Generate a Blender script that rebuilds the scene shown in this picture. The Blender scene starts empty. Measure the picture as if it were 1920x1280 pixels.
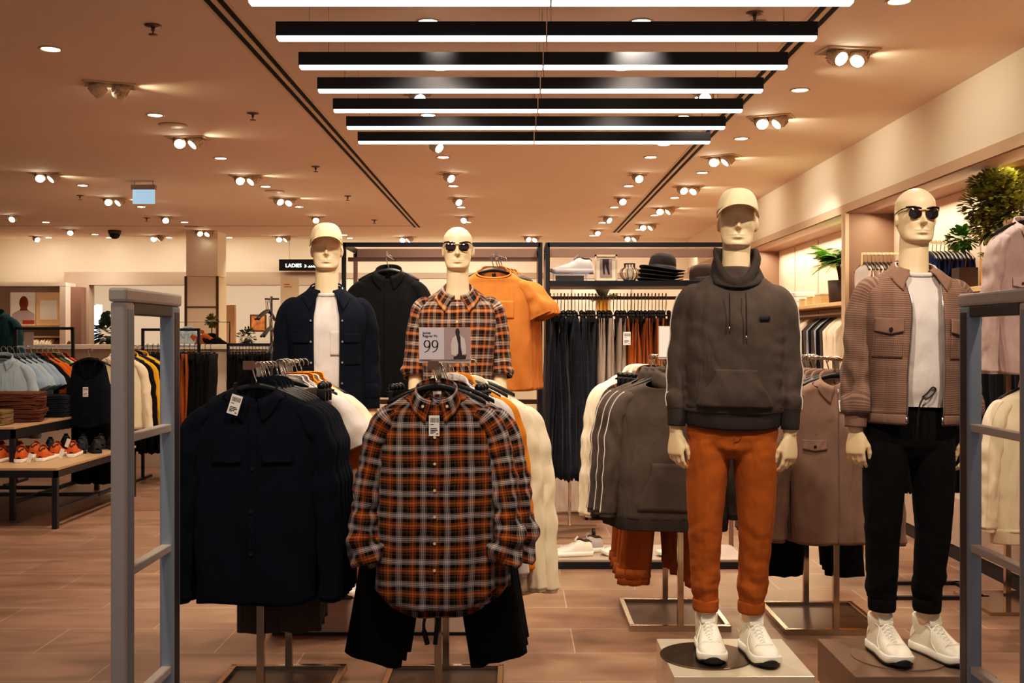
import bpy, bmesh, math, random
from mathutils import Vector, Matrix, noise
PI = math.pi
R = random.Random(11)
C = bpy.context.scene.collection
FPX, CX, CY, EYE = 2000.0, 968.0, 633.0, 1.5
CEIL = 3.2

def at(px, py, Y): return Vector(((px-CX)*Y/FPX, Y, EYE-(py-CY)*Y/FPX))
def onz(px, py, Z):
    Y = (EYE-Z)*FPX/(py-CY)
    return Vector(((px-CX)*Y/FPX, Y, Z))
def sgn(v): return -1.0 if v < 0 else 1.0
def lerp(a, b, t): return a+(b-a)*t
def ss(a, b, x):
    t = min(1, max(0, (x-a)/(b-a))); return t*t*(3-2*t)
def gs(x, m, s): return math.exp(-((x-m)/s)**2)
def ns(x, y, z=0.0): return noise.noise(Vector((x, y, z)))
def interp(keys, t):
    if t <= keys[0][0]: return keys[0][1:]
    if t >= keys[-1][0]: return keys[-1][1:]
    i = 0
    while keys[i+1][0] < t: i += 1
    k0, k1 = keys[i], keys[i+1]
    h = k1[0]-k0[0]; u = (t-k0[0])/h
    out = []
    for c in range(1, len(k0)):
        d = (k1[c]-k0[c])/h
        dp = (k0[c]-keys[i-1][c])/(k0[0]-keys[i-1][0]) if i > 0 else d
        dn = (keys[i+2][c]-k1[c])/(keys[i+2][0]-k1[0]) if i+2 < len(keys) else d
        m0 = 0 if dp*d <= 0 else 2*dp*d/(dp+d)
        m1 = 0 if dn*d <= 0 else 2*dn*d/(dn+d)
        if i == 0: m0 = d
        if i+2 >= len(keys): m1 = d
        u2, u3 = u*u, u*u*u
        out.append((2*u3-3*u2+1)*k0[c]+(u3-2*u2+u)*h*m0+(-2*u3+3*u2)*k1[c]+(u3-u2)*h*m1)
    return tuple(out)
def spline(pts, n):
    pts = [Vector(p) for p in pts]
    P = [pts[0]*2-pts[1]]+pts+[pts[-1]*2-pts[-2]]
    out = []; m = len(pts)-1
    for k in range(n+1):
        f = k/n*m; i = min(int(f), m-1); t = f-i
        a, b, c, d = P[i:i+4]
        out.append(0.5*((2*b)+(c-a)*t+(2*a-5*b+4*c-d)*t*t+(3*b-3*c+d-a)*t**3))
    return out

# ------------------------------------------------------------- materials
def lin(c):
    return tuple(((v/255)/12.92 if v/255 <= .04045 else ((v/255+.055)/1.055)**2.4) for v in c)+(1,)
MATS = {}
def newmat(name):
    m = bpy.data.materials.new(name); m.use_nodes = True
    nt = m.node_tree; b = nt.nodes['Principled BSDF']
    return m, nt, b
def mat(name, col, rough=.6, metal=0, emit=0, ecol=None, spec=.5, alpha=1, var=0, vscale=6, bump=0, bscale=200, trans=0, vstretch=None, coat=0):
    if name in MATS: return MATS[name]
    m, nt, b = newmat(name); N = nt.nodes.new; L = nt.links.new
    b.inputs['Base Color'].default_value = lin(col)
    b.inputs['Roughness'].default_value = rough
    b.inputs['Metallic'].default_value = metal
    b.inputs['Specular IOR Level'].default_value = spec
    b.inputs['Alpha'].default_value = alpha
    b.inputs['Transmission Weight'].default_value = trans
    b.inputs['Coat Weight'].default_value = coat
    if emit:
        b.inputs['Emission Color'].default_value = lin(ecol or col)
        b.inputs['Emission Strength'].default_value = emit
    tc = N('ShaderNodeTexCoord')
    src = tc.outputs['Object']
    if vstretch:
        mp = N('ShaderNodeMapping'); mp.inputs['Scale'].default_value = vstretch
        L(src, mp.inputs['Vector']); src = mp.outputs['Vector']
    if var:
        n = N('ShaderNodeTexNoise'); n.inputs['Scale'].default_value = vscale; n.inputs['Detail'].default_value = 5
        L(src, n.inputs['Vector'])
        r = N('ShaderNodeMapRange'); r.inputs['From Min'].default_value = .3; r.inputs['From Max'].default_value = .7
        r.inputs['To Min'].default_value = 1-var; r.inputs['To Max'].default_value = 1+var
        L(n.outputs['Fac'], r.inputs['Value'])
        h = N('ShaderNodeHueSaturation'); h.inputs['Color'].default_value = lin(col)
        L(r.outputs['Result'], h.inputs['Value']); L(h.outputs['Color'], b.inputs['Base Color'])
    if bump:
        n2 = N('ShaderNodeTexNoise'); n2.inputs['Scale'].default_value = bscale; n2.inputs['Detail'].default_value = 3
        L(src, n2.inputs['Vector'])
        bp = N('ShaderNodeBump'); bp.inputs['Strength'].default_value = bump; bp.inputs['Distance'].default_value = .002
        L(n2.outputs['Fac'], bp.inputs['Height']); L(bp.outputs['Normal'], b.inputs['Normal'])
    MATS[name] = m; return m
def crease(nt, b, amt=.55, tc='Object'):
    """soft vertical creases in the cloth surface"""
    N = nt.nodes.new; L = nt.links.new
    t = N('ShaderNodeTexCoord'); mp = N('ShaderNodeMapping'); mp.inputs['Scale'].default_value = (9, 9, 3.2); mp.inputs['Rotation'].default_value = (0, .25, 0); L(t.outputs['Object'], mp.inputs['Vector'])
    n = N('ShaderNodeTexNoise'); n.inputs['Scale'].default_value = 1.0; n.inputs['Detail'].default_value = 2.5; n.inputs['Distortion'].default_value = .9; L(mp.outputs['Vector'], n.inputs['Vector'])
    bp = N('ShaderNodeBump'); bp.inputs['Strength'].default_value = amt; bp.inputs['Distance'].default_value = .035; L(n.outputs['Fac'], bp.inputs['Height'])
    old = b.inputs['Normal'].links[0].from_node; L(bp.outputs['Normal'], old.inputs['Normal'])
def fab(name, col, var=.10, sheen=.25, rough=.95, bump=.35):
    if name in MATS: return MATS[name]
    m = mat(name, col, rough=rough, var=var, vscale=9, bump=bump, bscale=420, spec=.2)
    b = m.node_tree.nodes['Principled BSDF']
    b.inputs['Sheen Weight'].default_value = sheen; b.inputs['Sheen Roughness'].default_value = .5
    b.inputs['Sheen Tint'].default_value = lin(tuple(min(255, int(v*.6+90)) for v in col))
    crease(m.node_tree, b)
    return m
def plaid(name, pu, pv, stops, mixf=.5, sheen=.1):
    """woven check from the cloth's own UVs in metres"""
    if name in MATS: return MATS[name]
    m, nt, b = newmat(name); N = nt.nodes.new; L = nt.links.new
    uv = N('ShaderNodeUVMap'); uv.uv_map = 'UVMap'
    sp = N('ShaderNodeSeparateXYZ')
    nz = N('ShaderNodeTexNoise'); nz.inputs['Scale'].default_value = 5
    L(uv.outputs['UV'], nz.inputs['Vector'])
    ad = N('ShaderNodeMixRGB'); ad.blend_type = 'ADD'; ad.inputs['Fac'].default_value = .020
    L(uv.outputs['UV'], ad.inputs['Color1']); L(nz.outputs['Color'], ad.inputs['Color2'])
    L(ad.outputs['Color'], sp.inputs['Vector'])
    cols = []
    for out, per in ((0, pu), (1, pv)):
        dv = N('ShaderNodeMath'); dv.operation = 'DIVIDE'; dv.inputs[1].default_value = per
        L(sp.outputs[out], dv.inputs[0])
        fr = N('ShaderNodeMath'); fr.operation = 'FRACT'; L(dv.outputs[0], fr.inputs[0])
        rp = N('ShaderNodeValToRGB'); rp.color_ramp.interpolation = 'CONSTANT'
        el = rp.color_ramp.elements
        while len(el) > 1: el.remove(el[-1])
        el[0].position = stops[0][0]; el[0].color = lin(stops[0][1])
        for p, c in stops[1:]:
            e = el.new(p); e.color = lin(c)
        L(fr.outputs[0], rp.inputs['Fac']); cols.append(rp.outputs['Color'])
    mx = N('ShaderNodeMixRGB'); mx.inputs['Fac'].default_value = mixf
    L(cols[0], mx.inputs['Color1']); L(cols[1], mx.inputs['Color2'])
    L(mx.outputs['Color'], b.inputs['Base Color'])
    b.inputs['Roughness'].default_value = .95; b.inputs['Specular IOR Level'].default_value = .15
    b.inputs['Sheen Weight'].default_value = sheen
    n2 = N('ShaderNodeTexNoise'); n2.inputs['Scale'].default_value = 500; L(uv.outputs['UV'], n2.inputs['Vector'])
    bp = N('ShaderNodeBump'); bp.inputs['Strength'].default_value = .4; bp.inputs['Distance'].default_value = .002
    L(n2.outputs['Fac'], bp.inputs['Height']); L(bp.outputs['Normal'], b.inputs['Normal'])
    crease(nt, b, .5)
    MATS[name] = m; return m

# ------------------------------------------------------------- mesh builder
class MB:
    def __init__(s): s.v = []; s.f = []; s.uv = []
    def add(s, vs, fs, uv=None):
        b = len(s.v); s.v += [tuple(p) for p in vs]
        s.uv += list(uv) if uv else [(p[0], p[2]) for p in vs]
        s.f += [tuple(b+i for i in f) for f in fs]; return s
    def grid(s, rows, closed=False, uv=None, flip=False, cap=False):
        nr, nc = len(rows), len(rows[0])
        vs = [p for r in rows for p in r]
        fs = []
        for i in range(nr-1):
            for j in range(nc if closed else nc-1):
                k = (j+1) % nc
                q = (i*nc+j, i*nc+k, (i+1)*nc+k, (i+1)*nc+j)
                fs.append(q[::-1] if flip else q)
        if cap:
            a = tuple(range(nc)); z = tuple((nr-1)*nc+j for j in range(nc))
            fs.append(a if flip else a[::-1]); fs.append(z[::-1] if flip else z)
        s.add(vs, fs, [p for r in uv for p in r] if uv else None); return s
    def box(s, x0, x1, y0, y1, z0, z1):
        vs = [(x, y, z) for x in (x0, x1) for y in (y0, y1) for z in (z0, z1)]
        return s.add(vs, [(0,1,3,2), (4,6,7,5), (0,4,5,1), (2,3,7,6), (0,2,6,4), (1,5,7,3)])
    def obox(s, c, size, rot=None):
        c = Vector(c); M = rot or Matrix.Identity(3)
        vs = [c+M@Vector((x*size[0]/2, y*size[1]/2, z*size[2]/2)) for x in (-1,1) for y in (-1,1) for z in (-1,1)]
        return s.add(vs, [(0,1,3,2), (4,6,7,5), (0,4,5,1), (2,3,7,6), (0,2,6,4), (1,5,7,3)])
    def tube(s, path, rad, n=8, cap=True, flat=1.0):
        path = [Vector(p) for p in path]; m = len(path)
        if not hasattr(rad, '__len__'): rad = [rad]*m
        rows = []; prev = None
        for i, p in enumerate(path):
            T = (path[min(i+1, m-1)]-path[max(i-1, 0)]).normalized()
            if prev is None:
                ref = Vector((0,1,0)) if abs(T.y) < .9 else Vector((1,0,0))
                S = T.cross(ref).normalized()
            else: S = (prev-T*prev.dot(T)).normalized()
            prev = S; B = T.cross(S)
            rows.append([p+S*math.cos(a)*rad[i]+B*math.sin(a)*rad[i]*flat for a in (2*PI*k/n for k in range(n))])
        return s.grid(rows, closed=True, cap=cap)
    def lathe(s, prof, c=(0,0,0), n=24, sy=1, axis='Z', fn=None):
        c = Vector(c); rows = []
        for r, z in prof:
            row = []
            for k in range(n):
                a = 2*PI*k/n; p = Vector((r*math.cos(a), r*sy*math.sin(a), z))
                if fn: p = fn(p, a, r, z)
                if axis == 'Y': p = Vector((p.x, -p.z, p.y))
                elif axis == 'X': p = Vector((p.z, p.y, -p.x))
                row.append(c+p)
            rows.append(row)
        return s.grid(rows, closed=True, cap=True)
    def ball(s, c, r, nu=16, nv=10):
        rx, ry, rz = r if hasattr(r, '__len__') else (r, r, r); c = Vector(c)
        rows = [[c+Vector((rx*math.sin(t)*math.cos(a), ry*math.sin(t)*math.sin(a), -rz*math.cos(t))) for a in (2*PI*k/nu for k in range(nu))] for t in (PI*(i+.02)/(nv+.04) for i in range(nv+1))]
        return s.grid(rows, closed=True, cap=True)
    def xf(s, M): s.v = [tuple(M@Vector(p)) for p in s.v]; return s
    def join(s, o, M=None):
        s.add([M@Vector(p) for p in o.v] if M else o.v, o.f, o.uv); return s
    def build(s, name, m, parent=None, smooth=True, solid=0, bevel=0, sub=0, loc=None, off=0):
        me = bpy.data.meshes.new(name); me.from_pydata(s.v, [], s.f)
        ul = me.uv_layers.new(name='UVMap')
        li = [0]*len(me.loops); me.loops.foreach_get('vertex_index', li)
        flat = [0.0]*(2*len(li))
        for k, i in enumerate(li): flat[2*k], flat[2*k+1] = s.uv[i]
        ul.data.foreach_set('uv', flat)
        if smooth: me.polygons.foreach_set('use_smooth', [True]*len(me.polygons))
        me.materials.append(m); me.update()
        o = bpy.data.objects.new(name, me); C.objects.link(o)
        if parent: o.parent = parent
        if loc: o.location = loc
        if solid:
            md = o.modifiers.new('solid', 'SOLIDIFY'); md.thickness = solid; md.offset = off
        if bevel:
            md = o.modifiers.new('bevel', 'BEVEL'); md.width = bevel; md.segments = 2; md.limit_method = 'ANGLE'
        if sub:
            md = o.modifiers.new('sub', 'SUBSURF'); md.levels = sub; md.render_levels = sub
        return o

def remesh(mb, voxel, smooth=4, ratio=None, disp=None):
    me = bpy.data.meshes.new('tmp'); me.from_pydata(mb.v, [], mb.f); me.update()
    bm = bmesh.new(); bm.from_mesh(me); bmesh.ops.recalc_face_normals(bm, faces=bm.faces); bm.to_mesh(me); bm.free()
    o = bpy.data.objects.new('tmp', me); C.objects.link(o)
    md = o.modifiers.new('r', 'REMESH'); md.mode = 'VOXEL'; md.voxel_size = voxel; md.adaptivity = 0
    if smooth:
        md = o.modifiers.new('s', 'SMOOTH'); md.iterations = smooth; md.factor = .5
    if ratio:
        md = o.modifiers.new('d', 'DECIMATE'); md.ratio = ratio
    dg = bpy.context.evaluated_depsgraph_get(); ev = o.evaluated_get(dg); em = ev.to_mesh()
    out = MB(); co = [v.co.copy() for v in em.vertices]
    if disp:
        nr = [v.normal.copy() for v in em.vertices]
        co = [c+n*disp(c) for c, n in zip(co, nr)]
    out.add(co, [tuple(p.vertices) for p in em.polygons])
    ev.to_mesh_clear(); bpy.data.objects.remove(o); bpy.data.meshes.remove(me)
    return out

# ------------------------------------------------------------- naming
def tag(o, label=None, cat=None, group=None, kind=None):
    if label: o['label'] = label
    if cat: o['category'] = cat
    if group: o['group'] = group
    if kind: o['kind'] = kind
    return o
def thing(name, label, cat, loc=(0,0,0), rz=0, group=None):
    o = bpy.data.objects.new(name, None); C.objects.link(o)
    o.location = loc; o.rotation_euler = (0, 0, rz); o.empty_display_size = .1
    return tag(o, label, cat, group)
def struct(name, mb, m, parent=None, **k):
    o = mb.build(name, m, parent, smooth=k.pop('smooth', False), **k)
    if not parent: o['kind'] = 'structure'
    return o
KIDS = {}
def copy_tree(o, loc=None, rz=None, label=None, group=None, scale=None, parent=None, sx=None):
    c = o.copy(); C.objects.link(c); c.parent = parent
    if loc is not None: c.location = loc
    if rz is not None: c.rotation_euler = (0, 0, rz)
    if label: c['label'] = label
    if group: c['group'] = group
    if scale is not None: c.scale = (scale,)*3 if not hasattr(scale, '__len__') else scale
    for ch in list(o.children): copy_tree(ch, parent=c)
    return c
def setmat(root, m, names=None):
    """give a copied thing its own colour (own mesh data)"""
    for ch in root.children_recursive:
        if ch.type == 'MESH' and (names is None or ch.name.split('.')[0] in names):
            ch.data = ch.data.copy(); ch.data.materials[0] = m
def text(s, size, m, parent, loc, rot=(PI/2, 0, 0), name='lettering', align='LEFT', ext=.0004):
    cu = bpy.data.curves.new(name, 'FONT'); cu.body = s; cu.size = size; cu.extrude = ext; cu.align_x = align; cu.resolution_u = 4
    tmp = bpy.data.objects.new('tmp', cu); C.objects.link(tmp)
    dg = bpy.context.evaluated_depsgraph_get(); me = bpy.data.meshes.new_from_object(tmp.evaluated_get(dg))
    bpy.data.objects.remove(tmp); bpy.data.curves.remove(cu); me.materials.clear(); me.materials.append(m)
    o = bpy.data.objects.new(name, me); C.objects.link(o); o.location = loc; o.rotation_euler = rot
    if parent: o.parent = parent
    return o
# ------------------------------------------------------------- cloth shapes
class Surf:
    def __init__(s, keys, n=2.3, folds=None, zref=None, yc=None):
        s.k = sorted(keys); s.n = n; s.fd = folds or (lambda x, z, f: 0.0); s.yc = yc or (lambda z: 0.0)
        zr = zref if zref is not None else s.k[len(s.k)//2][0]
        s.th = [-PI+2*PI*i/240 for i in range(241)]
        s.arc = [0.0]; p = s.P(s.th[0], zr, False)
        for t in s.th[1:]:
            q = s.P(t, zr, False); s.arc.append(s.arc[-1]+(q-p).length); p = q
        mid = s.arc[120]; s.arc = [a-mid for a in s.arc]
    def A(s, th):
        f = (th+PI)/(2*PI)*240; i = min(239, max(0, int(f)))
        return lerp(s.arc[i], s.arc[i+1], f-i)
    def P(s, th, z, fold=True):
        a, bf, bb = interp(s.k, z)
        sn, c = math.sin(th), math.cos(th)
        x = a*sgn(sn)*abs(sn)**(2/s.n)
        b = bf if c > 0 else bb
        y = -b*sgn(c)*abs(c)**(2/s.n)
        if fold:
            d = s.fd(x, z, c > 0)
            y -= sgn(c)*d*abs(c)**.5; x += sgn(sn)*d*abs(sn)**4*.7
        return Vector((x, y+s.yc(z), z))
    def th_at(s, x, z):
        a = max(1e-4, interp(s.k, z)[0]); r = min(1, abs(x)/a)
        return sgn(x)*math.asin(min(1, r**(s.n/2)))
    def front(s, x, z, off=0.0):
        th = s.th_at(x, z); p = s.P(th, z)
        return Vector((x, p.y-off, z))
    def fill(s, mb, top, bot, nz=56, nt=96, gap=None, zp=1.0):
        rows = []; uv = []
        for i in range(nz+1):
            t = (i/nz)**zp; row = []; ur = []
            for j in range(nt+1):
                u = j/nt
                th = -PI+2*PI*u
                if gap:
                    zz = lerp(top(0), bot(0), t); g = s.th_at(gap(zz), zz)
                    th = g+(2*PI-2*g)*u; tt = th if th <= PI else th-2*PI
                else: tt = th
                z = lerp(top(tt), bot(tt), t)
                row.append(s.P(tt, z)); a = s.A(tt)
                if gap and u > .5 and a > 0 and False: pass
                ur.append((a, z))
            rows.append(row); uv.append(ur)
        mb.grid(rows, uv=uv, flip=True); return mb
    def patch(s, mb, x0, x1, z0, z1, off=.004, nx=14, nzz=10, dz=None, edge=0.0):
        rows = []; uv = []
        for i in range(nzz+1):
            row = []; ur = []
            for j in range(nx+1):
                x = lerp(x0, x1, j/nx)
                zb = z0+(dz(j/nx) if dz else 0)
                z = lerp(z1, zb, i/nzz)
                o = off+edge*ss(0, 1, i/nzz)
                row.append(s.front(x, z, o)); ur.append((x, z))
            rows.append(row); uv.append(ur)
        return mb.grid(rows, uv=uv, flip=True)
    def line(s, mb, pts, r=.0012, off=.002):
        return mb.tube([s.front(x, z, off) for x, z in pts], r, n=5)

def sleeve(mb, path, rad, nt=26, nl=48, folds=None, cap=False, twist=0):
    ps = spline(path, nl); rows = []; uv = []; L = 0; prev = None
    for i, p in enumerate(ps):
        T = (ps[min(i+1, nl)]-ps[max(i-1, 0)]).normalized()
        S = T.cross(Vector((0, 1, 0))).normalized(); N = T.cross(S)
        if prev is not None: L += (p-prev).length
        prev = p; t = i/nl
        rx, ry = interp(rad, t)
        row = []; ur = []
        for j in range(nt+(0 if cap else 1)):
            a = -PI/2+2*PI*j/nt
            d = folds(a, t, L) if folds else 0
            row.append(p+S*math.cos(a)*(rx+d)+N*math.sin(a)*(ry+d)); ur.append(((a)*(rad[len(rad)//2][1]+rad[len(rad)//2][2])/2, -L))
        rows.append(row); uv.append(ur)
    return mb.grid(rows, closed=cap, uv=None if cap else uv, cap=cap)

def sleeve_line(path, rad, ang, nl=48, folds=None, off=.0025, i0=2, i1=None, r=.003):
    ps = spline(path, nl); pts = []; L = 0; prev = None
    for i, p in enumerate(ps):
        T = (ps[min(i+1, nl)]-ps[max(i-1, 0)]).normalized(); S = T.cross(Vector((0, 1, 0))).normalized(); N = T.cross(S)
        if prev is not None: L += (p-prev).length
        prev = p; rx, ry = interp(rad, i/nl); d = (folds(ang, i/nl, L) if folds else 0)+off
        if S.x < 0: S = -S; N = -N
        pts.append(p+S*math.cos(ang)*(rx+d)+N*math.sin(ang)*(ry+d))
    return MB().tube(pts[i0:i1 or nl-1], r, n=6)

def drape(seed, amp=.010, fx=11, fz=2.2, z0=0.0, zr=.8, side=.4):
    """vertical hanging folds growing downwards plus soft diagonal creases"""
    def f(x, z, front):
        g = .25+.75*ss(0, 1, (z0-z)/zr)
        s = seed+(0 if front else 50)
        return amp*g*ns(x*fx+ns(z*3, s)*.8, z*fz, s)*1.6+amp*.35*ns(x*28, z*9, s+9)
    return f
def wrinkle(seed, amp=.006, fl=22, fa=1.1, bend=.5, bw=.25):
    def f(a, t, L):
        w = .45+.9*gs(t, bend, bw)+.6*ss(.8, 1, t)
        return amp*w*(ns(math.cos(a)*fa+seed, math.sin(a)*fa, L*fl)+.5*ns(math.cos(a)*2.5, math.sin(a)*2.5+seed, L*6))
    return f

def collar(mb, rx, ry, drop=.03, back=0.0, th0=.16, h=.032, leaf=.055, tip=.075, spread=.018, yc=0, ns_=44, roll=.022, S=None):
    """shirt collar: stand, roll and turned-down leaf lying on the cloth S; open at the front"""
    rows = []; prof = 9
    for r in range(prof+1):
        row = []
        for j in range(ns_+1):
            s = -1+2*j/ns_                       # -1 left front .. 0 back .. 1 right front
            th = PI+s*(PI-th0)
            fr = ((1+math.cos(th))/2)
            zb = back-drop*fr**1.3
            lf = lerp(leaf, tip, abs(s)**4)
            hh = h*(1-.25*fr)
            seq = [(0, 0), (.3e-3, hh*.5), (.8e-3, hh*.9), (.0035, hh*1.06), (.007, hh), (roll*.55, hh-lf*.22), (roll*.8, hh-lf*.45), (roll*1.0, hh-lf*.65), (roll*1.15, hh-lf*.85), (roll*1.3, hh-lf)]
            o, dz = seq[r]
            x = (rx+o)*math.sin(th); y = -(ry+o*.5)*math.cos(th)+yc
            x += sgn(x)*spread*abs(s)**4*ss(3.5, 9, r)
            z = zb+dz
            if S and r >= 5:
                a_, bf, bb = interp(S.k, z); b_ = bf if y < 0 else bb
                t = math.atan2(x/a_, -y/b_)
                q = S.P(t, z); ql = math.hypot(q.x, q.y)+.008; pl_ = math.hypot(x, y)
                if abs(s) > .5 and y < 0:
                    if abs(x) < a_*.98: y = min(y, S.front(x, z, .009).y)
                elif pl_ < ql: x *= ql/pl_; y *= ql/pl_
            row.append(Vector((x, y, z)))
        rows.append(row)
    uv = [[(j/ns_*.42, r*.012) for j in range(ns_+1)] for r in range(prof+1)]
    return mb.grid(rows, uv=uv)

def button(mb, p, r=.006, t=.003):
    return mb.lathe([(r*.9, 0), (r, t*.4), (r*.85, t), (r*.55, t*.7), (.0005, t*.7)], c=p, n=12, axis='Y')

def hanger_obj(name, parent, w=.19, hook=.10, z=0.0, m=None, clips=False, dx=0):
    """root empty of a hanger; black shaped bar and chrome hook"""
    return None

def make_hanger(label, group=None, w=.20, hook=.095, clips=False, body=None, col='plastic_black', loc=(0,0,0), rz=0):
    h = thing('clothes_hanger', label, 'hanger', loc, rz, group)
    mb = MB()
    if clips:
        mb.tube([(-w, 0, -.03), (0, 0, -.022), (w, 0, -.03)], .006, n=8)
    else:
        rows = []
        for i in range(25):
            u = -1+2*i/24; x = u*w
            z = .005-.055*abs(u)**1.6-.01*u*u
            th = .020-.008*abs(u); tk = .008+.006*abs(u)**2
            yy = .014*u*u-.004
            rows.append([(x, yy+tk*math.cos(a)*.8, z+th*math.sin(a)*.75) for a in (2*PI*k/10 for k in range(10))])
        mb.grid(rows, closed=True, cap=True)
    mb.build('shoulder_bar', MATS[col], h)
    hk = MB(); pts = []
    rr = .020
    pts += [(0, 0, .0), (0, 0, hook*.25), (-.006, 0, hook*.42)]
    for k in range(9):
        a = math.radians(215-k*30)
        pts.append((rr*math.cos(a)+.003, 0, hook+rr*math.sin(a)-rr*.9))
    hk.tube(spline(pts, 26), .0030, n=6)
    hk.build('hook', MATS['chrome'], h)
    if clips:
        for s in (-1, 1):
            cb = MB(); cb.obox((s*w*.86, -.004, -.045), (.034, .022, .052)); cb.ball((s*w*.86, 0, -.008), (.019, .016, .017), 10, 8)
            cb.build('clip', MATS['plastic_black'], h, bevel=.003)
    return h

def price_tag(parent, loc, w=.035, h=.065, rot=0.0, name='price_tag', detailed=True):
    mb = MB(); M = Matrix.Rotation(rot, 3, 'Y')
    mb.obox((0, 0, 0), (w, .0012, h))
    t = mb.build(name, MATS['tag_white'], parent, smooth=False)
    t.location = loc; t.rotation_euler = (0, rot, 0)
    if detailed:
        b = MB(); r = random.Random(3); x = -w*.38
        while x < w*.4:
            ww = r.choice([.0009, .0014, .002]); b.box(x, x+ww, -.0012, -.0008, h*.16, h*.38); x += ww+r.choice([.0012, .002])
        for k, (ln, zz) in enumerate(((.3, .06), (.62, -.13), (.68, -.21), (.5, -.29), (.3, -.36))):
            b.box(-w*.36, -w*.36+w*ln, -.0012, -.0008, h*zz-.0011-(.0009 if k in (1, 2, 3) else 0), h*zz+.0011)
        b.build('printing', MATS['ink'], t, smooth=False)
        r2 = MB(); r2.box(w*.2, w*.38, -.0012, -.0008, -h*.42, -h*.36); r2.build('printed_mark', MATS['print_red'], t, smooth=False)
    return t

def mk_hung_shirt(label, group, m, mcol=None, W=.235, L=.80, sleeves='long', n=2.4, seed=1, tail=False, pockets=None, buttons=None,
                  tagp=None, flare=.02, cuff='plain', kind='shirt', placket=True, hname='hanging_shirt', open_neck=True, band=None, detail=1.0, nec=.072, spl=.05, rib=None, amp=.010, slmat=None):
    root = thing(hname, label, kind, (0, 0, 0), 0, group)
    keys = [(.03, nec*.98, .045, .045), (.0, nec*1.05, .05, .05), (-.02, nec*1.65, .055, .055), (-.045, W*.70, .058, .056), (-.075, W*.91, .055, .05), (-.11, W*.985, .06, .052),
            (-.2, W*1.0, .072, .06), (-.5, W+flare*.6, .080, .066), (-L-.1, W+flare, .085, .07)]
    S = Surf(keys, n=n, folds=drape(seed, amp, z0=-.1, zr=L))
    drop = .075 if kind == 't-shirt' else .070
    top = lambda th: .018-drop*((1+math.cos(th))/2)**(2.2 if kind == 't-shirt' else 1.4)*1.0
    if tail: bot = lambda th: -L-.03+.10*abs(math.sin(th))**3+(.035 if math.cos(th) > 0 else -.03)*abs(math.cos(th))**.7
    else: bot = lambda th: -L+.006*math.sin(3*th+seed)
    q = detail
    mb = MB(); S.fill(mb, top, bot, nz=int(64*q), nt=int(110*q), zp=1.35)
    mb.build('torso_panel', m, root, solid=.0025)
    sm = slmat or m
    for s in (-1, 1):
        mb = MB()
        if sleeves == 'long':
            path = [(s*(W-.075), 0, -.085), (s*(W-.035), 0, -.115), (s*(W+.000), .0, -.19), (s*(W+.022), -.004, -.32), (s*(W+.038), -.010, -.50), (s*(W+.050), -.014, -L+.06), (s*(W+.050), -.012, -L+.0)]
            rad = [(0, .030, .045), (.10, .042, .052), (.25, .054, .054), (.55, .050, .048), (.85, .044, .042), (.92, .046, .044), (.93, .039, .038), (1, .038, .037)]
        elif sleeves == 'short':
            path = [(s*(W-.075), 0, -.085), (s*(W-.035), 0, -.115), (s*(W+.018), 0, -.19), (s*(W+.062), -.008, -.285)]
            rad = [(0, .030, .045), (.3, .05, .05), (.7, .064, .050), (1, .074, .050)]
        else:                                     # rolled
            path = [(s*(W-.075), 0, -.085), (s*(W-.035), 0, -.115), (s*(W+.003), 0, -.19), (s*(W+.030), -.004, -.32), (s*(W+.048), -.014, -.46), (s*(W+.052), -.024, -.57), (s*(W+.030), -.036, -.66)]
            rad = [(0, .030, .045), (.10, .042, .052), (.25, .052, .054), (.6, .047, .050), (.76, .052, .054), (.82, .064, .062), (.87, .056, .058), (.92, .066, .064), (1, .058, .056)]
        sleeve(mb, path, rad, nl=int(60*q), nt=int(30*q), folds=wrinkle(seed+s, .011 if sleeves != 'rolled' else .020, fl=14 if sleeves != 'rolled' else 26, bend=.5 if sleeves == 'long' else .8))
        o = mb.build('sleeve', sm, root, solid=.0025)
        if band is not None and sleeves == 'long':
            sleeve_line(path, rad, (.6 if s > 0 else PI-.6), nl=int(60*q), folds=wrinkle(seed+s, .011, fl=14, bend=.5), off=.003, i0=6, i1=int(60*q)-4, r=.0026).build('stripe', band, o)
    if kind == 't-shirt':
        mb = MB(); rows = []
        for r, (k, dz) in enumerate(((1.0, 0), (1.04, .006), (1.02, .012), (.96, .010))):
            rows.append([Vector((interp(S.k, .018-drop*((1+math.cos(th))/2)**2.2)[0]*k*math.sin(th), (-interp(S.k, .0)[1]*k*math.cos(th)*1.04), top(th)+dz)) for th in (2*PI*j/48 for j in range(48))])
        mb.grid(rows, closed=True); mb.build('neckband', rib or m, root, solid=.002)
    elif kind != 'hoodie':
        mb = MB(); collar(mb, nec*1.02, .052, drop=.075, back=.012, th0=.20, h=.030, leaf=.042, tip=.085, spread=.018, roll=.017, S=S)
        mb.build('collar', mcol or m, root, solid=.003)
    if placket and kind not in ('t-shirt', 'hoodie'):
        mb = MB(); S.patch(mb, -.018, .018, bot(0)+.006, top(0)-.004, off=.0035, nx=4, nzz=60); mb.build('placket', m, root, solid=.0015)
    if buttons:
        bmat, zs, bx = buttons
        for z in zs:
            mb = MB(); button(mb, S.front(bx, z, .007)); mb.build('button', bmat, root)
    if pockets:
        for (x0, x1, z0, z1, style) in pockets:
            mb = MB(); dz = (lambda u: -.010*(1-abs(2*u-1))) if style == 'point' else None
            S.patch(mb, x0, x1, z0, z1, off=.006, dz=dz, edge=.004); mb.build('pocket_flap', m, root, solid=.004)
            if style == 'point':
                mb = MB(); button(mb, S.front((x0+x1)/2, z0+.012, .014), r=.008); mb.build('button', MATS['button_dark'], root)
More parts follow.
